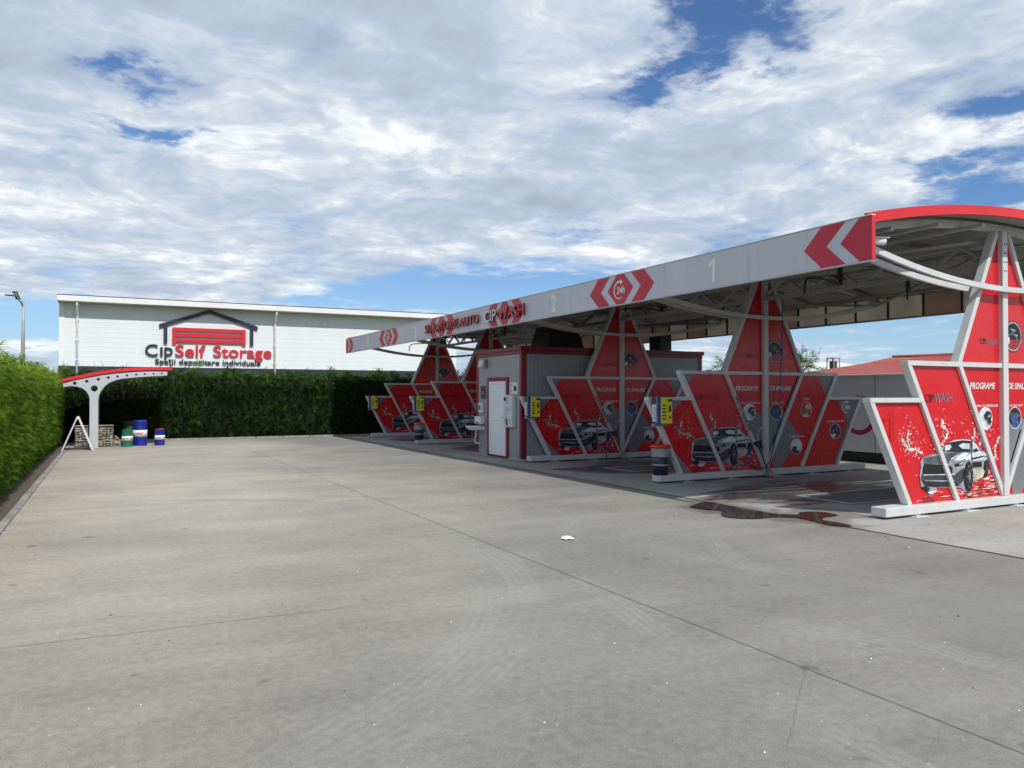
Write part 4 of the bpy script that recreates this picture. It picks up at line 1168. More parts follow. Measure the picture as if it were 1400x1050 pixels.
q = MB(); q.box((-.167, -.10, .02), (-.1605, .10, .05), 'black', .001); q.build('slot', PT)
SK = thing('sink', 'white wall sink with bent waste pipe on the cabin front', 'sink', (TX0, 18.90, 0))
q = MB(); q.hexa([(-.30, -.22, .69), (-.0005, -.26, .69), (-.0005, .26, .69), (-.30, .22, .69), (-.38, -.27, .80), (-.0005, -.27, .80), (-.0005, .27, .80), (-.38, .27, .80)], 'white_plastic', .02); q.build('basin', SK)
q = MB(); q.tube([(-.06, 0, .80), (-.06, 0, .92), (-.17, 0, .91)], .014, 'chrome', 8); q.build('tap', SK)
q = MB(); q.tube(curve_pts([(-.16, .0, .69), (-.16, .0, .55), (-.15, .10, .45), (-.14, .12, .40), (-.12, .04, .34), (-.03, -.02, .33)], 5), .022, 'white_plastic', 8); q.build('waste_pipe', SK)
# ducts on the cabin roof reaching the canopy
def duct(x0, x1, y0, y1, z1, taper, label):
    t = thing('roof_duct', label, 'duct', ((x0 + x1) / 2, (y0 + y1) / 2, TZ + .10))
    hx, hy = (x1 - x0) / 2, (y1 - y0) / 2
    q = MB(); q.hexa([(-hx, -hy, 0), (hx, -hy, 0), (hx, hy, 0), (-hx, hy, 0), (-hx * taper, -hy * taper, z1), (hx * taper, -hy * taper, z1), (hx * taper, hy * taper, z1), (-hx * taper, hy * taper, z1)], 'dark_steel', .01); q.build('hood', t)
    q = MB(); q.box((-hx - .03, -hy - .03, .001), (hx + .03, hy + .03, .03), 'dark_steel'); q.build('flange', t)
duct(10.05, 11.2, 17.4, 18.4, .62, .72, 'black tapered hood on the cabin roof close to its front')
duct(13.55, 13.95, 17.2, 17.7, .5, 1., 'narrow black duct at the rear of the cabin roof')

# ------------------------------------------------------------------ hedges
def spray_template(n=6, seed=0):
    """flat thuja spray: side leaflets along a bending stem; x = out, z = up, y = across"""
    rs = random.Random(seed); tris = []
    for i in range(n):
        t = (i + .3) / n; x = t; z = -.25 * t * t
        s = 1 if i % 2 else -1
        ln = (.62 - .30 * t) * rs.uniform(.8, 1.25); w = .055
        tris.append(((x, -s * .02, z), (x + w * 1.6, 0, z - .05), (x + ln * .8, s * ln * .75, z - .12 + rs.uniform(-.1, .1))))
    tris.append(((.55, -.06, -.1), (.55, .06, -.1), (1.12, rs.uniform(-.08, .08), -.36)))
    return np.array(tris)
TPL = [spray_template(9, k) for k in range(5)]
def sprays(pos, out, size, tints, mat, name, parent, droop=0.):
    """one mesh of many sprays; pos Nx3, out Nx3 growth direction"""
    N = len(pos)
    out = out / np.linalg.norm(out, axis=1)[:, None]
    r = rng.normal(size=(N, 3)); side = np.cross(out, r); side /= np.linalg.norm(side, axis=1)[:, None]
    up = np.cross(side, out)
    V = []; TT = []
    for k, tpl in enumerate(TPL):
        idx = np.arange(k, N, len(TPL))
        P = tpl.reshape(-1, 3)
        w = pos[idx, None, :] + size[idx, None, None] * (P[None, :, 0:1] * out[idx, None, :] + P[None, :, 1:2] * side[idx, None, :] + P[None, :, 2:3] * up[idx, None, :])
        if droop: w[:, :, 2] -= droop * size[idx, None] * P[None, :, 0] ** 2
        V.append(w.reshape(-1, 3)); TT.append(np.repeat(tints[idx], len(P)))
    V = np.concatenate(V); TT = np.clip(np.concatenate(TT), 0, 1)
    nt_ = len(V) // 3
    me = bpy.data.meshes.new(name)
    me.vertices.add(len(V)); me.vertices.foreach_set('co', V.astype(np.float32).ravel())
    me.loops.add(len(V)); me.loops.foreach_set('vertex_index', np.arange(len(V), dtype=np.int32))
    me.polygons.add(nt_); me.polygons.foreach_set('loop_start', np.arange(0, len(V), 3, dtype=np.int32)); me.polygons.foreach_set('loop_total', np.full(nt_, 3, dtype=np.int32))
    a = me.attributes.new('tint', 'FLOAT', 'POINT'); a.data.foreach_set('value', TT.astype(np.float32))
    me.update(); me.validate()
    me.materials.append(MATS[mat])
    o = bpy.data.objects.new(name, me); COL.objects.link(o)
    if parent: o.parent = parent
    return o
def bumps(a, b, seed):
    return .5 * np.sin(a * 1.7 + seed) * np.sin(b * 2.3 + seed * 2) + .35 * np.sin(a * 4.1 + b * 1.3 + seed) + .3 * np.sin(a * 8.3 - b * 5.1)
def hedge(name, label, axis, fixed, a0, a1, depth, h, mat, dens, sgn, sz=(.10, .24), droop=.25, topd=.9):
    """axis 1: runs along Y, face towards +X ; axis 0: runs along X, face towards -Y"""
    t = thing(name, label, 'hedge')
    N = int((a1 - a0) * h * dens); Nt = int((a1 - a0) * depth * dens * topd)
    A = rng.uniform(a0, a1, N); H = rng.uniform(.03, 1., N) * h
    bm_ = bumps(A, H, 1.)
    # face leans in at the foot
    foot = np.clip((.45 - H) / .45, 0, 1) * .14
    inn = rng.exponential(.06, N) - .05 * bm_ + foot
    O1 = np.stack([np.full(N, 1.), rng.normal(0, .45, N), rng.normal(.25, .5, N)], 1)
    A2 = rng.uniform(a0, a1, Nt); D2 = rng.uniform(0, depth, Nt)
    tuft = np.clip(np.sin(A2 * 5.3) * np.sin(A2 * 2.1 + 1) + rng.normal(0, .4, Nt), 0, 2)
    H2 = h + .05 * bumps(A2, D2, 4.) + .17 * tuft - .06
    O2 = np.stack([rng.normal(.1, .45, Nt), rng.normal(0, .45, Nt), np.full(Nt, 1.1)], 1)
    out = np.concatenate([inn, D2]); al = np.concatenate([A, A2]); hh = np.concatenate([H, H2]); OO = np.concatenate([O1, O2])
    if axis == 1:
        pos = np.stack([fixed - out, al, hh], 1); o3 = np.stack([OO[:, 0], OO[:, 1], OO[:, 2]], 1)
    else:
        pos = np.stack([al, fixed + out, hh], 1); o3 = np.stack([OO[:, 1], -OO[:, 0], OO[:, 2]], 1)
    size = rng.uniform(sz[0], sz[1], len(pos))
    size[N:] *= rng.uniform(.8, 1.5, Nt) * np.where(rng.random(Nt) < .12, 1.9, 1.)
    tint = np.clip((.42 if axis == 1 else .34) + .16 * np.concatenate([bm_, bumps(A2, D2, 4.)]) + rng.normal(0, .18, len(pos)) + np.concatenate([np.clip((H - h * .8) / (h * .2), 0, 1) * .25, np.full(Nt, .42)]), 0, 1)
    sprays(pos, o3, size, tint, mat, 'foliage', t, droop)
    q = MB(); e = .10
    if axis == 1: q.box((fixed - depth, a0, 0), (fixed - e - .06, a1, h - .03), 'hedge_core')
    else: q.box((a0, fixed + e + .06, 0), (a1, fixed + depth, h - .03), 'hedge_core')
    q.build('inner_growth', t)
    return t
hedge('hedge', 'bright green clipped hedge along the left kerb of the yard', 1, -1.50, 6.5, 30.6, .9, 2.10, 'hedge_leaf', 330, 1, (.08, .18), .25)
HB = hedge('hedge', 'green hedge darkened for shade across the back in front of the storage hall', 0, 30.75, -1.5, 16.2, 1.0, 2.27, 'hedge_leaf_shaded', 240, 1, (.11, .26), .35, .8)

# ------------------------------------------------------------------ storage hall
HX0, HX1, HY0, HY1 = -2.3, 19.35, 45., 62.
HALL = thing('storage_hall', 'white clad storage hall with dark plinth and red garage logo', 'building', ((HX0 + HX1) / 2, HY0, 0))
hv = HALL.location.copy()
def Hh(p): return (p[0] - hv.x, p[1] - hv.y, p[2])
b = MB(); b.box(Hh((HX0, HY0, 3.1)), Hh((HX1, HY1, 6.3)), 'storage_panel'); b.build('wall', HALL)
b = MB(); b.box(Hh((HX0 - .02, HY0 - .02, 0)), Hh((HX1 + .02, HY1 + .02, 3.098)), 'plinth_panel'); b.build('plinth', HALL)
b = MB(); b.box(Hh((HX0 - .06, HY0 - .72, 6.305)), Hh((HX1 + .06, HY0 - .6, 6.60)), 'roof_white', .015)
b.box(Hh((HX0 - .06, HY0 - .599, 6.305)), Hh((HX1 + .06, HY1, 6.36)), 'roof_white')
b.hexa([Hh((HX0 - .06, HY0 - .6, 6.37)), Hh((HX1 + .06, HY0 - .6, 6.37)), Hh((HX1 + .06, HY1, 6.37)), Hh((HX0 - .06, HY1, 6.37)), Hh((HX0 - .06, HY0 - .6, 6.59)), Hh((HX1 + .06, HY0 - .6, 6.59)), Hh((HX1 + .06, HY1, 7.1)), Hh((HX0 - .06, HY1, 7.1))], 'grey_steel')
b.box(Hh((HX0 - .07, HY0 - .73, 6.601)), Hh((HX1 + .07, HY0 - .58, 6.63)), 'plinth')
b.build('roof', HALL)
for x in (HX0 + .0, HX1 - .25):
    b = MB(); b.box(Hh((x, HY0 - .03, 3.1)), Hh((x + .25, HY0 - .001, 6.30)), 'roof_white', .004); b.build('corner_trim', HALL)
for x in (4.66, 12.19, 1.2):
    b = MB(); b.box(Hh((x, HY0 - .015, 3.1)), Hh((x + .05, HY0 - .0012, 6.30)), 'roof_white'); b.build('joint_strip', HALL)
for x in (-1.5, 8.23):
    b = MB(); b.tube([Hh((x, HY0 - .62, 6.31)), Hh((x, HY0 - .55, 6.1)), Hh((x, HY0 - .16, 5.75)), Hh((x, HY0 - .11, 5.6)), Hh((x, HY0 - .11, 0.1))], .055, 'roof_white', 10)
    for z in (5.4, 4.4, 3.4): b.box(Hh((x - .07, HY0 - .175, z)), Hh((x + .07, HY0 - .001, z + .03)), 'roof_white')
    b.build('downpipe', HALL)
for x0 in (-2.0, 6.2, 10.0, 10.9):
    b = MB()
    for k in range(2): b.box(Hh((x0 + k * .36, HY0 - .03, 5.55)), Hh((x0 + k * .36 + .28, HY0 - .002, 5.9)), 'roof_white', .01)
    b.build('vent', HALL)
# raised logo on the hall
to = TXZ(HY0 - .02 - hv.y); lx = lambda x: x - hv.x
def solid(mb, pts, m, d0, d1):
    pts = [(lx(x), z) for x, z in pts]
    mb.poly(pts, m, to, d1); n = len(pts)
    for i in range(n):
        p, q = pts[i], pts[(i + 1) % n]
        mb.face([to(*p, d0), to(*q, d0), to(*q, d1), to(*p, d1)], m)
b = MB()
solid(b, [(2.28, 5.38), (4.76, 6.26), (4.76, 6.06), (2.28, 5.20)], 'sign_dark', .04, .10); solid(b, [(4.76, 6.26), (7.29, 5.44), (7.29, 5.24), (4.76, 6.06)], 'sign_dark', .04, .10)
for x in (2.5, 6.88): solid(b, [(x, 4.36), (x + .18, 4.36), (x + .18, 5.40), (x, 5.36)], 'sign_dark', .04, .098)
b.build('logo', HALL)
b = MB()
for x in (2.92, 6.47): solid(b, [(x, 4.34), (x + .18, 4.34), (x + .18, 5.23), (x, 5.23)], 'sign_red', .04, .10)
for z0, z1 in ((5.04, 5.23), (4.74, 4.93), (4.45, 4.62)): solid(b, [(3.1, z0), (6.47, z0), (6.47, z1), (3.1, z1)], 'sign_red', .04, .099)
b.build('logo', HALL)
b = MB()
add_text(b, 'C', 'sign_dark', lx(1.61), lx(2.22), 3.66, 4.31, to, .04, bold=.012, depth=.04); add_text(b, 'ı', 'sign_dark', lx(2.34), lx(2.46), 3.68, 4.16, to, .04, bold=.012, depth=.04); add_text(b, 'p', 'sign_dark', lx(2.54), lx(2.95), 3.50, 4.16, to, .04, bold=.012, depth=.04)
b.build('lettering', HALL)
b = MB(); add_text(b, 'Self', 'sign_red', lx(3.07), lx(4.58), 3.67, 4.32, to, .04, bold=.012, depth=.04); add_text(b, 'Storage', 'sign_red', lx(4.97), lx(8.05), 3.50, 4.32, to, .04, bold=.012, depth=.04); b.build('lettering', HALL)
b = MB(); add_text(b, 'Spaţii depozitare individuale', 'sign_dark', lx(2.09), lx(7.46), 3.17, 3.55, to, .03, bold=.02, depth=.03); b.build('lettering', HALL)

# ------------------------------------------------------------------ vacuum shelter by the hedge
SH = thing('shelter', 'grey curved post shelter with red roof in the yard corner', 'shelter', (-.43, 26.9, 0))
sv = Vector((-.43, 26.9, 0))
outer = [(-1.24, 1.86), (-1.08, 1.90), (-.92, 1.89), (-.76, 1.84), (-.65, 1.75), (-.575, 1.63), (-.55, 1.5), (-.55, .0), (-.32, .0), (-.32, 1.5), (-.30, 1.62), (-.25, 1.75), (-.15, 1.90), (-.02, 2.01), (.15, 2.09), (.32, 2.135), (.8, 2.19), (1.3, 2.23), (1.6, 2.245), (1.61, 2.37), (1.2, 2.37), (.7, 2.345), (.2, 2.295), (-.2, 2.235), (-.6, 2.15), (-1.0, 2.05), (-1.26, 1.97)]
outer = [(x - sv.x, z) for x, z in outer]
holes = [((-.43, 1.83), .095), ((-.95, 1.985), .05), ((-.63, 2.05), .048), ((-.32, 2.11), .046), ((-.05, 2.165), .042), ((.20, 2.2), .038), ((.46, 2.235), .036), ((.72, 2.265), .034), ((.96, 2.285), .032), ((1.21, 2.30), .03), ((1.45, 2.31), .028)]
holes = [((c[0] - sv.x, c[1]), r) for c, r in holes]
plate('rib', outer, holes, .12, 'grey_steel', lambda x, z, o: (x, o, z), SH).data.materials[0] = plain('shelter_grey', (.46, .475, .50), .45, var=.05, dirt=.1)
rear = SH.children[0].copy(); COL.objects.link(rear); rear.parent = SH; rear.location = (0, 2.7, 0)
rz_ = [(-1.30, 2.03), (-1.0, 2.10), (-.6, 2.20), (-.2, 2.285), (.2, 2.35), (.7, 2.40), (1.2, 2.425), (1.75, 2.43)]
b = MB(); b.sweep([(x - sv.x, 0, z + .035) for x, z in rz_], .10, .16, 'sign_red'); b.build('roof_edge', SH)
b = MB(); b.sweep([(x - sv.x, 1.52, z + .02) for x, z in rz_], .05, 2.86, 'maroon'); b.build('roof_panel', SH)
b = MB(); b.sweep([(x - sv.x, 3.04, z + .035) for x, z in rz_], .10, .16, 'sign_red'); b.build('roof_edge', SH)
b = MB(); b.box((-.2, -.14, .003), (.19, .14, .02), 'grey_steel', .003); b.build('foot_plate', SH)

# A-frame board seen edge on
AB = thing('a_frame_board', 'white folding pavement board standing open by the shelter post', 'board', (-.84, 26.25, 0))
b = MB(); b.hexa([(-.41, -.3, 0), (-.375, -.3, 0), (-.375, .3, 0), (-.41, .3, 0), (-.035, -.3, .96), (-.0, -.3, .96), (-.0, .3, .96), (-.035, .3, .96)], 'white_plastic', .006); b.build('panel', AB)
b = MB(); b.hexa([(.375, -.3, 0), (.42, -.3, 0), (.42, .3, 0), (.375, .3, 0), (.003, -.3, .96), (.045, -.3, .96), (.045, .3, .96), (.003, .3, .96)], 'white_plastic', .006); b.build('panel', AB)
b = MB(); b.tube([(0.005, -.31, .955), (.005, .31, .955)], .042, 'white_plastic', 16); b.build('hinge_cap', AB)
b = MB(); b.box((-.37, -.28, .03), (.37, -.25, .055), 'dark_steel'); b.box((-.37, .25, .03), (.37, .28, .055), 'dark_steel'); b.build('stay_bar', AB)

# stone wall and loose rock
def rock(mb, c, r, rs, m, flat=.75):
    bm2 = bmesh.new(); bmesh.ops.create_icosphere(bm2, subdivisions=1, radius=1)
    sx, sy, sz = r * rs.uniform(.8, 1.25), r * rs.uniform(.8, 1.2), r * flat * rs.uniform(.8, 1.1)
    M = Matrix.Rotation(rs.uniform(0, 6), 3, 'Z') @ Matrix.Rotation(rs.uniform(-.4, .4), 3, 'X')
    vs = {}
    for v in bm2.verts:
        k = rs.uniform(.78, 1.12); p = M @ Vector((v.co.x * sx * k, v.co.y * sy * k, v.co.z * sz * k))
        vs[v.index] = mb.bm.verts.new((c[0] + p.x, c[1] + p.y, c[2] + p.z))
    for f in bm2.faces:
        q = mb.bm.faces.new([vs[v.index] for v in f.verts]); q.material_index = mb.mi(m)
    bm2.free()
SW = thing('stone_basket', 'low wire basket filled with pale stones behind the shelter post', 'stone wall', (-.43, 27.75, 0))
rs = random.Random(21); b = MB()
z = .05
while z < .62:
    x = -.48
    while x < .52:
        for yy in (-.17, .0):
            rock(b, (x + rs.uniform(-.015, .015), yy, z + rs.uniform(-.01, .01)), .058 * rs.uniform(.85, 1.2), rs, rs.choice(['rock', 'rock_light', 'rock_light']))
        x += .096
    z += .076
b.build('stones', SW)
b = MB()
for k in range(11):
    x = -.52 + k * .104; b.tube([(x, -.245, .01), (x, -.245, .66)], .004, 'wire', 5)
for k in range(8): b.tube([(-.52, -.25, .01 + k * .093), (.52, -.25, .01 + k * .093)], .004, 'wire', 5)
b.box((-.53, -.25, .655), (.53, .2, .675), 'rock_light', .004)
b.build('wire_mesh', SW)
b = MB()
for k in range(34):
    u = rs.random(); rock(b, (-.02 + .36 * u + rs.uniform(-.05, .05), rs.uniform(-.1, .2), .05 + (.42 * (1 - u) ** 1.3) * rs.random()), .06 * rs.uniform(.7, 1.25), rs, rs.choice(['rock', 'rock_light', 'rock']))
o = b.build('rock_pile', loc=(.10, 27.75, 0)); tag(o, 'small heap of loose grey rocks beside the stone basket', 'rocks')

# oil drums
def drum(x, y, r, h, body, lid, label, words):
    t = thing('drum', label, 'drum', (x, y, 0), group='painted drums in the yard corner')
    z1, z2 = h * .40, h * .68
    b = MB()
    pr = [(r * .97, .0), (r * 1.02, .015), (r, .03), (r, h * .31), (r * 1.025, h * .33), (r, h * .35), (r, h * .64), (r * 1.025, h * .67), (r, h * .70), (r, h * .96), (r * 1.02, h * .975), (r * .98, h)]
    b.lathe(pr, body, 32); b.build('body', t)
    b = MB(); b.lathe([(r * .90, h + .0005), (r * .90, h + .012), (r * .85, h + .014)], lid, 28); b.tube([(r * .5, 0, h + .012), (r * .5, 0, h + .03)], .03, lid, 10); b.build('lid', t)
    if words:
        n = 32; b = MB(); rr = r * 1.03; za, zb = h * .36, h * .63
        b.lathe([(rr, za), (rr, zb)], 'white_print', 40); bd = b.build('label_band', t)
        b = MB(); tw = lambda a, zz, o: ((rr + .003) * math.sin(a / rr), -(rr + .003) * math.cos(a / rr), zz)
        for (a0, a1, mm) in words:
            k = a0
            while k < a1 - .02:
                w = rs.uniform(.025, .035); zc = za + (zb - za) * .36; ht = (zb - za) * rs.uniform(.22, .34)
                b.poly([(k, zc), (k + w * .8, zc), (k + w * .8, zc + ht), (k, zc + ht)], mm, tw, 0); k += w
        b.build('lettering', bd)
drum(.49, 27.35, .155, .53, 'drum_green', 'maroon', 'green drum with white band, standing in front of the tall blue drum', [(-.05, .05, 'red_print'), (.09, .16, 'dark_print'), (-.12, -.06, 'blue_print')])
drum(.87, 27.75, .205, .80, 'drum_blue', 'blue', 'tall blue drum with white band, biggest of the drums', [(-.10, .08, 'red_print'), (-.14, -.10, 'blue_print')])
drum(1.44, 27.60, .150, .52, 'drum_blue', 'red_plastic', 'small blue drum with red lid standing apart on the right', [(-.08, .06, 'red_print'), (.10, .15, 'drum_green')])
drum(.58, 28.45, .20, .76, 'drum_green_shaded', 'maroon', 'green drum with shade in its colour, half hidden behind the green drum', None)

# scrap of paper on the yard
b = MB(); rs2 = random.Random(4)
N = 6; vs = [[b.bm.verts.new((.02 * i - .06 + rs2.uniform(-.008, .008), .02 * j - .05 + rs2.uniform(-.008, .008), .008 + .035 * rs2.random() * (1 if 0 < i < N and 0 < j < N else .25))) for j in range(N)] for i in range(N + 1)]
for i in range(N):
    for j in range(N - 1):
        f = b.bm.faces.new((vs[i][j], vs[i + 1][j], vs[i + 1][j + 1], vs[i][j + 1])); f.material_index = b.mi('paper')
o = b.build('paper_scrap', loc=(4.59, 7.5, .004)); tag(o, 'crumpled white paper scrap lying on the open concrete', 'litter')

# ------------------------------------------------------------------ street lamp beyond the hedge
SL = thing('street_lamp', 'tall two-armed street lamp with LED heads beyond the left hedge', 'street lamp', (-4.41, 51.84, 0))
b = MB(); b.tube([(0, 0, 0), (0, 0, 5.0), (0, 0, 7.0)], [.11, .095, .07], 'grey_steel', 12); b.build('pole', SL)
r_ = Vector((.888, -.46, 0)); f_ = Vector((.46, .888, 0))
b = MB(); b.tube(curve_pts([Vector((0, 0, 6.4)), Vector((0, 0, 6.9)) - r_ * .12, Vector((0, 0, 7.22)) - r_ * .45, Vector((0, 0, 7.28)) - r_ * .65], 6), .04, 'wire', 8); b.tube(curve_pts([Vector((0, 0, 6.4)), Vector((0, 0, 6.8)) - f_ * .1, Vector((0, 0, 6.95)) - f_ * .4], 6), .04, 'wire', 8); b.build('arm', SL)
b = MB(); b.bar(Vector((0, 0, 7.28)) - r_ * .55, Vector((0, 0, 7.31)) - r_ * 1.02, .2, .07, 'dark_steel', up=(0, 0, 1), bev=.02); b.build('lamp_head', SL)
b = MB(); b.hexa([Vector(p) for p in []] or [Vector((0, 0, 7.0)) + r_ * a - f_ * (.42 + .0 + d) + Vector((0, 0, h)) for (a, d, h) in ((-.13, .06, 0), (.13, .06, 0), (.13, 0, 0), (-.13, 0, 0), (-.15, .40, .40), (.15, .40, .40), (.15, .34, .42), (-.15, .34, .42))], 'dark_steel', .01)
lh = b.build('lamp_head', SL)
b = MB()
for i in range(3):
    for j in range(2):
        c = Vector((0, 0, 7.0)) + r_ * (-.07 + .14 * j) - f_ * (.42 + .075 + .34 * (.25 + .25 * i)) + Vector((0, 0, .40 * (.25 + .25 * i)))
        b.box(c - Vector((.045, .012, .04)), c + Vector((.045, .012, .04)), 'beige')
b.build('diodes', lh)
b = MB(); b.tube([Vector((0, 0, 4.25)), Vector((0, 0, 4.32)) + r_ * .3], .025, 'grey_steel', 8); b.bar(Vector((0, 0, 4.36)) + r_ * .22, Vector((0, 0, 4.30)) + r_ * .42, .09, .09, 'white_plastic'); b.build('sensor', SL)

# ------------------------------------------------------------------ right side: panel fence, red roofed house, white building
FW = thing('panel_fence', 'grey panel fence with a big magenta ring sign behind the bays', 'fence', (16.1, 14.0, 0))
b = MB(); b.box((0, -12, .26), (.08, 16, 2.09), 'fence_panel'); b.build('panel', FW)
b = MB(); b.box((-.03, -12, 2.091), (.11, 16, 2.125), 'roof_white', .004); b.build('cap', FW)
b = MB(); b.box((.03, -12, 0), (.06, 16, .258), 'black'); b.build('plinth', FW)  # black paints in the shade of the gap under the panels
b = MB()
y = -12.
while y < 16: b.box((-.012, y - .012, .26), (-.0005, y + .012, 2.09), 'grey_steel'); y += 1.48
b.build('seam_strips', FW)
b = MB(); tf = TYZ(0.)
plain('magenta', (.36, .03, .085), .4)
b.ring((12.80 - 14, 1.14), .36, .48, 'magenta', tf, .004, n=48); b.ring((12.80 - 14, 1.14), .335, .362, 'white_print', tf, .003, n=48); b.ring((12.80 - 14, 1.14), .478, .50, 'white_print', tf, .003, n=48)
b.build('ring_sign', FW)

# house: frame f=towards camera right axis
def house_red():
    c = Vector((44.0, 31.2, 0))
    t = thing('house', 'low house with a broad red tiled roof behind the panel fence', 'house', c)
    r = Vector((.888, -.46, 0)); f = Vector((.46, .888, 0))
    P = lambda a, d, z: tuple(r * a + f * d + Vector((0, 0, z)))
    b = MB(); ew, ed = 4.7, 4.0
    lo = [P(-8.6, -3.4, 0), P(2.8, -3.4, 0), P(2.8, 3.6, 0), P(-8.6, 3.6, 0)]; hi = [P(-8.6, -3.4, 2.29), P(2.8, -3.4, 2.29), P(2.8, 3.6, 2.29), P(-8.6, 3.6, 2.29)]
    b.hexa(lo + hi, 'house_wall'); b.build('wall', t)
    b = MB()
    A = P(-1.15, 0, 3.98); Bq = P(2.85, 0, 4.14); Ck = P(-2.85, -.3, 3.58)
    e0 = P(-9.5, -4.0, 2.3); e1 = P(3.1, -4.0, 2.3); e2 = P(3.1, 4., 2.3); e3 = P(-9.5, 4., 2.3)
    Ck2 = P(-2.85, .3, 3.58); D = P(-6.3, -.1, 3.06)
    def f3(ps, m='red_tile'): b.face(ps, m)
    f3([e0, e1, Ck]); f3([Ck, e1, Bq, A]); f3([e0, Ck, D]); f3([D, Ck, Ck2]); f3([Ck, A, Ck2]); f3([D, Ck2, e3]); f3([e0, D, e3]); f3([Ck2, e2, e3]); f3([Ck2, A, Bq, e2])
    f3([e1, e2, Bq], 'dark_steel'); f3([e3, e2, e1, e0], 'house_wall')
    b.build('roof', t)
    b = MB(); b.bar(Vector(A) + Vector((0, 0, .05)), Vector(Bq) + Vector((0, 0, .05)), .14, .1, 'red_tile', up=(0, 0, 1)); b.bar(Vector(Bq) + Vector((0, 0, .02)), Vector(e1) + Vector((0, 0, .02)), .12, .16, 'dark_steel', up=(0, 0, 1)); b.build('ridge', t)
house_red()
def white_building():
    t = thing('building', 'white low-roofed building left of the red roof', 'building', (57., 52., 0))
    r = Vector((.888, -.46, 0)); f = Vector((.46, .888, 0))
    P = lambda a, d, z: tuple(r * a + f * d + Vector((0, 0, z)))
    b = MB(); b.hexa([P(-6, -4, 0), P(8, -4, 0), P(8, 4, 0), P(-6, 4, 0), P(-6, -4, 3.6), P(8, -4, 3.6), P(8, 4, 3.6), P(-6, 4, 3.6)], 'white_wall'); b.build('wall', t)
    b = MB(); a, c = P(-2.2, 0, 4.75), P(4., 0, 4.65)
    e0, e1, e2, e3 = P(-6.4, -4.3, 3.6), P(8.4, -4.3, 3.6), P(8.4, 4.3, 3.6), P(-6.4, 4.3, 3.6)
    for ps in ([e0, e1, c, a], [e1, e2, c], [e2, e3, a, c], [e3, e0, a]): b.face(ps, 'white_wall')
    b.build('roof', t)
white_building()
# metal stack with a cowl between the roofs
ST = thing('chimney_frame', 'small grey chimney on struts above the red roof', 'chimney', (42.3, 35.6, 0))
b = MB(); b.box((-.17, -.17, 3.0), (.17, .17, 3.85), 'dark_steel', .01); b.build('stack', ST)
b = MB(); b.box((-.36, -.3, 4.02), (.36, .3, 4.09), 'grey_steel', .01)
for sx in (-.27, .27):
    for sy in (-.27, .27): b.box((sx - .025, sy - .025, 3.2), (sx + .025, sy + .025, 4.019), 'grey_steel')
b.build('cowl', ST)
b = MB(); b.bar((-.75, 0, 3.1), (-.45, 0, 4.1), .05, .05, 'grey_steel'); b.bar((-.1, -.3, 2.9), (-.1, -.3, 2.98), .4, .05, 'grey_steel'); b.box((-.05, -.05, 0), (.05, .05, 3.0), 'grey_steel'); b.build('struts', ST)

# ------------------------------------------------------------------ trees
def leaf_tree(label, loc, h, rad, n, zmin=.9, name='tree', clumps=16, seed=1, group=None):
    t = thing(name, label, 'tree', loc, group=group)
    rs = random.Random(seed)
    b = MB(); b.tube([(0, 0, 0), (.03, .02, h * .4), (.0, .05, h * .8)], [.09, .065, .03], 'bark', 8)
    cl = []
    for k in range(clumps):
        a = rs.uniform(0, 2 * PI); rr = rad * math.sqrt(rs.random()) * .85; z = zmin + (h - zmin) * rs.uniform(.25, .92) * (1 - .25 * (rr / rad) ** 2)
        c = Vector((rr * math.cos(a), rr * math.sin(a), z)); cl.append(c)
        b.tube([(0, 0, h * .35), c * .55 + Vector((0, 0, h * .12)), c], [.035, .02, .008], 'bark', 5)
    b.build('trunk', t)
    g = np.random.default_rng(seed)
    idx = g.integers(0, len(cl), n); C = np.array([tuple(c) for c in cl])
    dirs = g.normal(size=(n, 3)); dirs /= np.linalg.norm(dirs, axis=1)[:, None]
    pos = C[idx] + dirs * (g.random(n)[:, None] ** .5) * rad * .32
    out = dirs + np.array([0, 0, .4])
    tint = np.clip(.45 + g.normal(0, .2, n) + .15 * np.sin(idx * 2.1), 0, 1)
    sprays(pos, out, g.uniform(.2, .42, n), tint, 'tree_leaf', 'crown', t, .3)
    return t
leaf_tree('light green leafy tree showing behind the red triangle of bay 1', (18.2, 18.0, 0), 2.95, 1.75, 1500, seed=3, clumps=22)
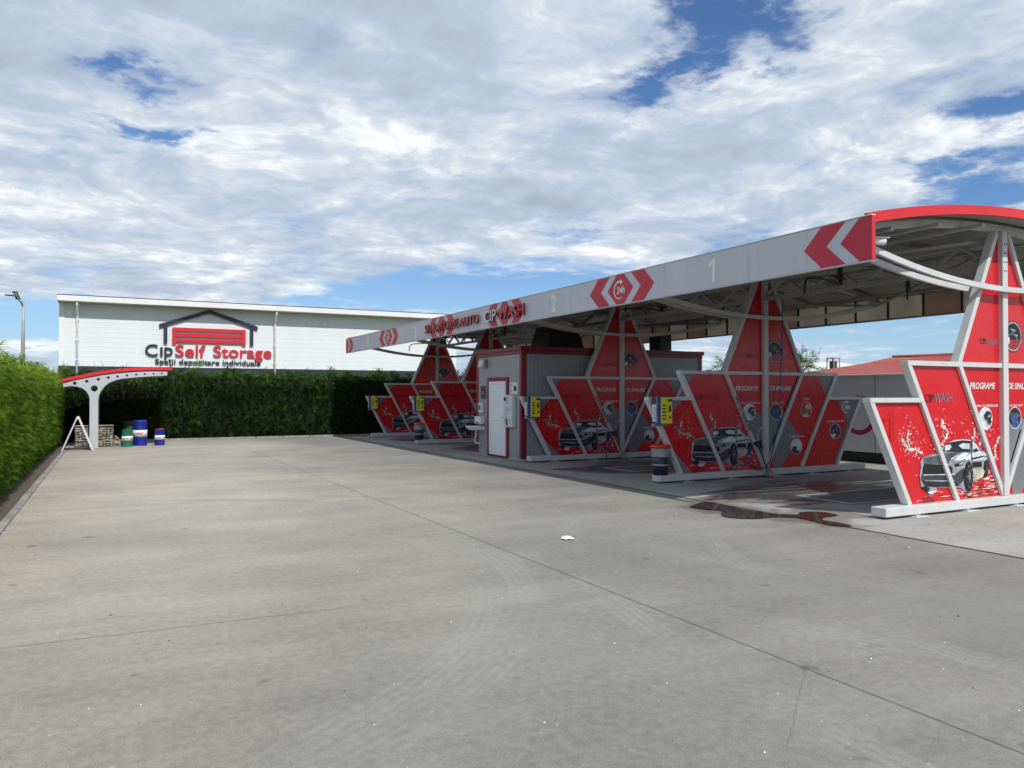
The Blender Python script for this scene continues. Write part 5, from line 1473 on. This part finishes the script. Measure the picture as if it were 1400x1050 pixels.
leaf_tree('small green bush top peeping over the fence below the red roof', (19.6, 13.9, 0), 2.32, .45, 260, seed=5, name='bush', clumps=8)
leaf_tree('far bush between the far partitions and the storage hall', (20.6, 36.5, 0), 3.5, 1.3, 500, seed=8, name='bush', clumps=10)
def yucca(label, loc, h):
    t = thing('yucca', label, 'plant', loc)
    b = MB(); b.tube([(0, 0, 0), (.05, 0, h * .6), (.02, 0, h)], [.08, .06, .05], 'bark', 8); b.build('trunk', t)
    g = random.Random(9); b = MB()
    me_t = []
    for k in range(46):
        a = g.uniform(0, 2 * PI); e = g.uniform(-.2, 1.2); Ln = g.uniform(.45, .75); d = Vector((math.cos(a) * math.cos(e), math.sin(a) * math.cos(e), math.sin(e))); s = d.cross(Vector((0, 0, 1))).normalized() * .022
        p0 = Vector((.02, 0, h)) ; p1 = p0 + d * Ln * .55; p2 = p0 + d * Ln + Vector((0, 0, -.12 * math.cos(e)))
        b.face([p0 - s * .6, p0 + s * .6, p1 + s, p1 - s], 'yucca_leaf'); b.face([p1 - s, p1 + s, p2], 'yucca_leaf')
    b.build('crown', t)
yucca('spiky-leaved plant rising behind the left hedge at the frame edge', (-3.25, 22.0, 0), 2.75)

# thin twigs sticking out of the back hedge
b = MB(); g = random.Random(14)
for x in (-1.0, -.55, -.1, .45, 1.35, 1.9, 6.1, 9.2, 9.9):
    b = MB()
    for k in range(g.randint(2, 3)):
        d = Vector((g.uniform(-.25, .25), g.uniform(-.1, .1), g.uniform(.28, .5)))
        b.tube([(x, 31.2, 2.3), Vector((x, 31.2, 2.38)) + d * .5, Vector((x, 31.2, 2.38)) + d + Vector((g.uniform(-.06, .06), 0, 0))], [.008, .006, .003], 'bark', 5)
    b.build('twig', HB)

# ------------------------------------------------------------------ render settings
S.render.engine = 'CYCLES'
S.view_settings.view_transform = 'Standard'; S.view_settings.look = 'None'; S.view_settings.exposure = .14; S.view_settings.gamma = 1.
S.cycles.max_bounces = 6; S.cycles.diffuse_bounces = 3; S.cycles.glossy_bounces = 3; S.cycles.use_denoising = True
S.cycles.caustics_reflective = False; S.cycles.caustics_refractive = False
